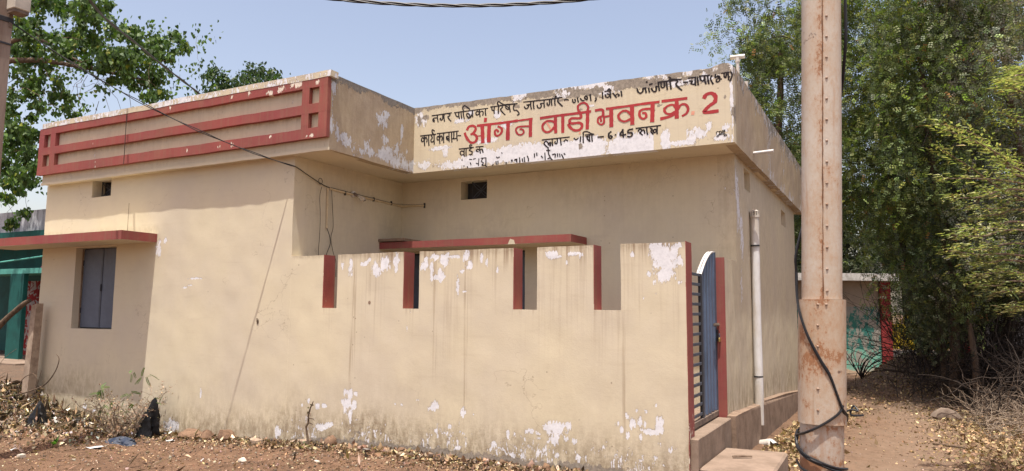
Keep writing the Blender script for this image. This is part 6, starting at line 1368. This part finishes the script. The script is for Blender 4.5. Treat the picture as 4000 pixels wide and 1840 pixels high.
def rock(x, y, s, label, mat=M_stone, name='stone', sq=(1, .8, .65), cat='stone', group=None, seed=0):
    r = np.random.default_rng(seed + 100); vs = []; fs = []; nu, nv = 9, 6
    for j in range(nv + 1):
        for i in range(nu):
            th = math.pi * j / nv; ph = 6.283 * i / nu; d = np.array([math.sin(th) * math.cos(ph), math.sin(th) * math.sin(ph), math.cos(th)])
            k = 1 + .16 * math.sin(3 * d[0] + seed) + .13 * math.sin(5 * d[1] + 2 * seed) + .1 * math.sin(7 * d[2] + seed) + r.uniform(-.05, .05)
            vs.append((x + s * d[0] * k * sq[0], y + s * d[1] * k * sq[1], gz(x, y) + s * (.35 * sq[2] + d[2] * k * sq[2])))
    for j in range(nv):
        for i in range(nu): fs.append((j * nu + i, j * nu + (i + 1) % nu, (j + 1) * nu + (i + 1) % nu, (j + 1) * nu + i))
    return tag(MB().add(vs, fs).build(name, mat, None, smooth=True), label, cat, group or ('stones and clods lying on the earth' if cat == 'stone' else None))
M_clod = simple('earth_clod', (.24, .15, .095), .95, .15, 18, .9, col2=(.14, .085, .055), bdist=.012)
M_pale = simple('pale_stone', (.60, .52, .43), .9, .15, 12, .6)
M_gstone = simple('grey_stone', (.23, .21, .19), .9, .15, 12, .6)
rock(-7.62, -.12, .10, 'pinkish brown earth clod against the wall below the wire shadow', M_clod, seed=1)
rock(-7.30, -.10, .12, 'largest brown earth lump in the row along the wall foot', M_clod, seed=2)
rock(-7.9, -.10, .13, 'low flat mound of brown earth left of the pinkish clod', M_clod, seed=3, sq=(1.6, .9, .5))
rock(-6.75, -.14, .075, 'greyish stone under the paint-stained wall right of the earth lumps', M_stone, seed=4, sq=(1.2, .9, .7))
rock(-6.05, -.08, .085, 'grey-brown stone at the foot of the bare sapling', M_stone, seed=5)
rock(-5.68, -.09, .085, 'dark reddish clod right of the bare sapling', M_clod, seed=6, sq=(.9, .7, 1))
rock(-6.88, -.40, .045, 'round brown clod lying alone on the open earth', M_clod, seed=7)
rock(-7.02, -.36, .018, 'tiny black stone beside the round brown clod', M_gstone, seed=8)
rock(-6.17, -.86, .045, 'chalky white stone with dry stalks beside it', M_pale, seed=9)
rock(-5.36, -.62, .026, 'small bright white stone in front of the damp wall patch', M_pale, seed=10, sq=(1.4, .8, .6))
rock(-5.12, -.12, .036, 'dark grey rounded stone near the base of the wall', M_gstone, seed=11, sq=(1.2, 1, .7))
rock(-8.56, -1.78, .042, 'pale round stone in the left foreground', M_pale, seed=12, sq=(1.1, 1, .8))
rock(-4.72, -.06, .06, 'brown clod leaning on the right part of the wall foot', M_clod, seed=13)
rock(-.98, 4.1, .06, 'small brown stone among the leaves by the plinth', M_stone, seed=14)
rock(.70, 8.4, .16, 'pale rough wood stump lying at the edge of the brush', simple('stump_wood', (.22, .17, .13), .95, .2, 10, .8, col2=(.2, .15, .12)), name='stump', seed=15, sq=(1.7, .8, .8), cat='stump')
# plastic bags, cloth, scraps
def crumple(cx, cy, z0, rx, ry, h, col, name, label, cat, seed, pointy=0., lean=0.):
    r = np.random.default_rng(seed); nu, nv = 26, 15; vs = []; fs = []
    ph0 = r.uniform(0, 6, 6)
    for j in range(nv + 1):
        t = j / nv
        for i in range(nu):
            a = 6.283 * i / nu; rad = math.sin(math.pi * min(1, (.12 + .88 * (1 - t)))) ** .5 if t < 1 else 0
            rad = (1 - t) ** (.55 + pointy) * (1 + .18 * math.sin(3 * a + ph0[0] + 3 * t) + .12 * math.sin(7 * a + ph0[1] + 6 * t) + .08 * r.uniform(-1, 1))
            vs.append((cx + rx * rad * math.cos(a) + lean * t + .05 * rx * math.sin(9 * t + 2 * a), cy + ry * rad * math.sin(a), z0 + h * t + .05 * h * math.sin(5 * a + ph0[3])))
    for j in range(nv):
        for i in range(nu): fs.append((j * nu + i, j * nu + (i + 1) % nu, (j + 1) * nu + (i + 1) % nu, (j + 1) * nu + i))
    return tag(MB().add(vs, fs).build(name, col, None, smooth=True), label, cat)
M_bag = simple('black_plastic', (.008, .008, .009), .42, .1, 20, .5, spec=.35, bdist=.01)
M_bluecloth = simple('blue_plastic_sheet', (.022, .034, .062), .5, .2, 12, .6, spec=.3, col2=(.10, .11, .13), bdist=.01)
M_whitepl = simple('white_plastic_scrap', (.62, .62, .62), .5, .1, 10, .3)
M_paleg = simple('pale_green_plastic', (.45, .50, .40), .5, .1, 10, .3)
crumple(-10.30, -.62, gz(-10.30, -.62) - .02, .14, .12, .32, M_bag, 'plastic_bag', 'small knotted black plastic bag lying on the leaf heap', 'plastic bag', 3, .1)
crumple(-8.60, -.26, gz(-8.6, -.26) - .02, .22, .12, .50, M_bag, 'plastic_bag', 'tall pointed black plastic bag standing by the dry bush', 'plastic bag', 5, .15, .17)
crumple(-8.32, -.74, gz(-8.32, -.74) - .02, .30, .12, .10, M_bluecloth, 'plastic_sheet', 'crumpled dark blue plastic sheet in front of the dry bush', 'plastic sheet', 8, .1)
crumple(-12.55, -.3, gz(-12.55, -.3) + .05, .20, .12, .14, M_paleg, 'plastic_scrap', 'crumpled pale green plastic scrap on top of the leaf heap', 'plastic scrap', 9)
crumple(-8.9, -.42, gz(-8.9, -.42), .10, .07, .16, simple('brown_paper', (.42, .24, .14), .8), 'paper_scrap', 'crumpled brown paper stuck at the foot of the dry bush', 'paper', 12)
for i, (x, y, s, a, lab) in enumerate(((-8.27, -1.12, .20, .2, 'long white plastic strip lying before the blue sheet'), (-9.03, -1.6, .09, .1, 'small white plastic tray in the left foreground'), (-7.9, -.42, .14, -.3, 'thin white plastic sliver between bush and first earth clod'), (-6.62, -1.0, .035, .4, 'tiny white scrap on the open earth'), (-5.55, -.12, .03, 0, 'tiny white paper bit near the wall foot'))):
    c_, s_ = math.cos(a), math.sin(a); z = gz(x, y) + .012
    vs = [(x + c_ * s * u - s_ * s * .22 * v, y + s_ * s * u + c_ * s * .22 * v, z + .012 * math.sin(4 * u + v) + .01 * random.random()) for v in (-1, 0, 1) for u in (-.5, -.15, .2, .5)]
    mbq = MB().add(vs, [(j * 4 + k, j * 4 + k + 1, j * 4 + k + 5, j * 4 + k + 4) for j in range(2) for k in range(3)])
    tag(mbq.build('plastic_scrap', M_whitepl, None), lab, 'plastic scrap', 'white plastic and paper scraps on the earth')

# ------------------------------------------------------------------ dry bush, sapling twig, heap branches, weeds
rngD = np.random.default_rng(77)
db = empty('dry_bush', (-8.85, -.5, gz(-8.85, -.5)), 'half dead bush with a few green sprigs in front of the wall', 'shrub')
mb = MB(); tips = []
for k in range(20):
    p = np.array([-8.85 + rngD.normal(0, .04), -.5 + rngD.normal(0, .03), gz(-8.85, -.5) - .02]); a = rngD.uniform(-1.1, 1.25); d = np.array([math.sin(a) * .9, rngD.normal(0, .3), 1.0]); L = rngD.uniform(.45, .95); pts = [p]
    if k > 13: p = p + np.array([.25, .1, 0]); pts = [p]
    for q in range(7): d = d + rngD.normal(0, .22, 3); d /= np.linalg.norm(d); pts.append(pts[-1] + d * L / 7)
    mb.tube(pts, [.007 * (1 - .75 * q / 7) + .0012 for q in range(8)], 4)
    for f in range(9):
        b = pts[rngD.integers(2, 8)]; d2 = d * .4 + rngD.normal(0, .7, 3); d2[2] = abs(d2[2]) * .7; q2 = [b]
        for q in range(4): d2 = d2 + rngD.normal(0, .3, 3); q2.append(q2[-1] + d2 / np.linalg.norm(d2) * rngD.uniform(.03, .065))
        mb.tube(q2, [.003, .0026, .0022, .0018, .0015], 3); tips.append(q2[-1]); tips.append(q2[2])
o = mb.build('stem', M_twigpale, db); o['kind'] = 'stuff'
tips = np.array(tips); T_ = np.repeat(tips, 3, 0) + rngD.normal(0, .014, (len(tips) * 3, 3)); n = len(T_)
leaves('dry_leaves', T_, rngD.uniform(.012, .03, n), pick([(.36, .25, .17), (.28, .18, .13), (.45, .35, .24)], n, rngD), M_litter, db, rngD, flat=.1)
gp = []
for x, z in ((-9.33, .66), (-9.28, .60), (-9.2, .55), (-8.62, .86), (-8.55, .80), (-8.35, .84), (-8.3, .52), (-8.36, .46), (-8.95, .48), (-9.12, .42), (-9.0, .36), (-8.8, .40), (-8.6, .62)):
    gp.append((x, -.5 + rngD.normal(0, .08), z))
gp = np.repeat(np.array(gp), 3, 0) + rngD.normal(0, .02, (39, 3))
sprays('green_leaves', gp, rngD.uniform(.35, .6, 39), pick([(.07, .12, .03), (.09, .15, .04)], 39, rngD), spray_tmpl(9, .24, .030, .05), db, rngD, .5)
sap = empty('bare_sapling', (-5.94, -.12, .16), 'bare crooked brown sapling growing at the wall foot', 'sapling')
S0 = [(-5.94, -.14, .12), (-5.95, -.13, .20), (-5.982, -.12, .28), (-5.998, -.12, .356), (-5.965, -.12, .403), (-5.969, -.12, .48), (-5.955, -.12, .53), (-5.943, -.12, .57), (-5.92, -.12, .61), (-5.902, -.12, .645)]
MB().tube(S0, [.014, .014, .013, .012, .011, .010, .009, .008, .007, .004], 6).build('stem', M_bark, sap, smooth=True)
MB().tube([(-5.965, -.12, .403), (-5.93, -.13, .402), (-5.885, -.13, .39)], [.007, .006, .004], 5).build('twig', M_bark, sap)
MB().tube([(-5.968, -.12, .45), (-5.93, -.12, .455), (-5.89, -.12, .448), (-5.878, -.12, .43)], [.006, .005, .004, .003], 5).build('twig', M_bark, sap)
lp = np.array([(-5.94, -.13, .57), (-5.90, -.13, .60), (-5.935, -.13, .60), (-5.93, -.13, .50), (-5.97, -.13, .52)] * 3) + rngD.normal(0, .008, (15, 3))
leaves('leaves', lp, rngD.uniform(.015, .03, 15), pick([(.12, .08, .05), (.09, .08, .04)], 15, rngD), M_leaf, sap, rngD)
lp = np.array([(-5.93, -.2, .15)] * 26) + rngD.normal(0, .05, (26, 3)) * [1, .5, .4]
leaves('leaves', lp, rngD.uniform(.03, .05, 26), pick([(.10, .13, .04), (.22, .20, .06)], 26, rngD), M_leaf, sap, rngD)
wd = leaves('weed', np.array([(-8.8, -1.27, gz(-8.8, -1.27) + .03)] * 16) + rngD.normal(0, .02, (16, 3)), rngD.uniform(.05, .10, 16), pick([(.13, .24, .05), (.10, .20, .04)], 16, rngD), M_leaf, None, rngD, flat=.3, width=.42, kind='')
tag(wd, 'low bright green weed growing on the leafy earth at the left', 'weed')
wd = leaves('weed', np.array([(-7.62, -2.62, gz(-7.62, -2.62) + .015)] * 50) + rngD.normal(0, .035, (50, 3)) * [1.6, 1, .3], rngD.uniform(.02, .04, 50), pick([(.10, .15, .05)], 50, rngD), M_leaf, None, rngD, flat=.4, width=.3, kind='')
tag(wd, 'tiny feathery weed in the foreground near the lower edge', 'weed')
hb = MB()
for k in range(70):
    p = np.array([rngD.uniform(-13.8, -11.6), -.25 - abs(rngD.normal(0, .35)), gz(-12, -.4) - .05]); d = np.array([rngD.normal(.1, .8), rngD.normal(-.1, .4), rngD.uniform(.1, .9)]); pts = [p]; L = rngD.uniform(.4, 1.1)
    for q in range(8): d = d + rngD.normal(0, .28, 3) - np.array([0, 0, .10]); d /= np.linalg.norm(d); pts.append(pts[-1] + d * L / 8)
    hb.tube(pts, [.010 * (1 - .7 * q / 8) for q in range(9)], 4)
tag(hb.build('brush_heap', M_twigpale, None), 'tangle of thin dead branches on the heap at the left edge', 'brush pile', kind='stuff')
def curved(pts, r, label): return tag(MB().tube(catmull(pts, 5), np.linspace(r, r * .35, 5 * (len(pts) - 1) + 1), 5).build('dead_twig', M_bark, None, smooth=True), label, 'twig', 'dead twigs rising from the leaf heap')
curved([(-11.4, -.35, .40), (-11.0, -.32, .50), (-10.75, -.30, .60), (-10.55, -.3, .78), (-10.48, -.3, .95), (-10.55, -.3, 1.02)], .012, 'long dead twig curving up in front of the shaded wall')
curved([(-11.0, -.3, .50), (-10.93, -.3, .65), (-10.88, -.3, .78)], .007, 'short side twig beside the long curved one')
curved([(-11.35, -.35, .36), (-11.3, -.33, .62), (-11.1, -.3, .72), (-10.98, -.3, .66), (-11.0, -.3, .55)], .009, 'hooked dead twig next to the concrete post')
curved([(-11.3, -.4, .30), (-10.9, -.38, .42), (-10.75, -.36, .52), (-10.8, -.36, .58)], .008, 'small bent twig low on the leaf heap')
curved([(-10.5, -.3, .22), (-10.3, -.3, .26), (-10.15, -.3, .36)], .008, 'short twig pointing up right of the heap')


# mud nests and cracks on the wall
rk = MB()
for k in range(7): rk.tube([(-6.952 + rngD.normal(0, .012), -.004, 1.538 + rngD.normal(0, .015)), (-6.952 + rngD.normal(0, .014), -.012, 1.538 + rngD.normal(0, .018))], [.007, .003], 5)
tag(rk.build('mud_nest', M_bark, None), 'small brown mud nest stuck on the sunlit wall left of the first notch', 'nest', kind='stuff')
scene.render.resolution_x = 1024; scene.render.resolution_y = 471
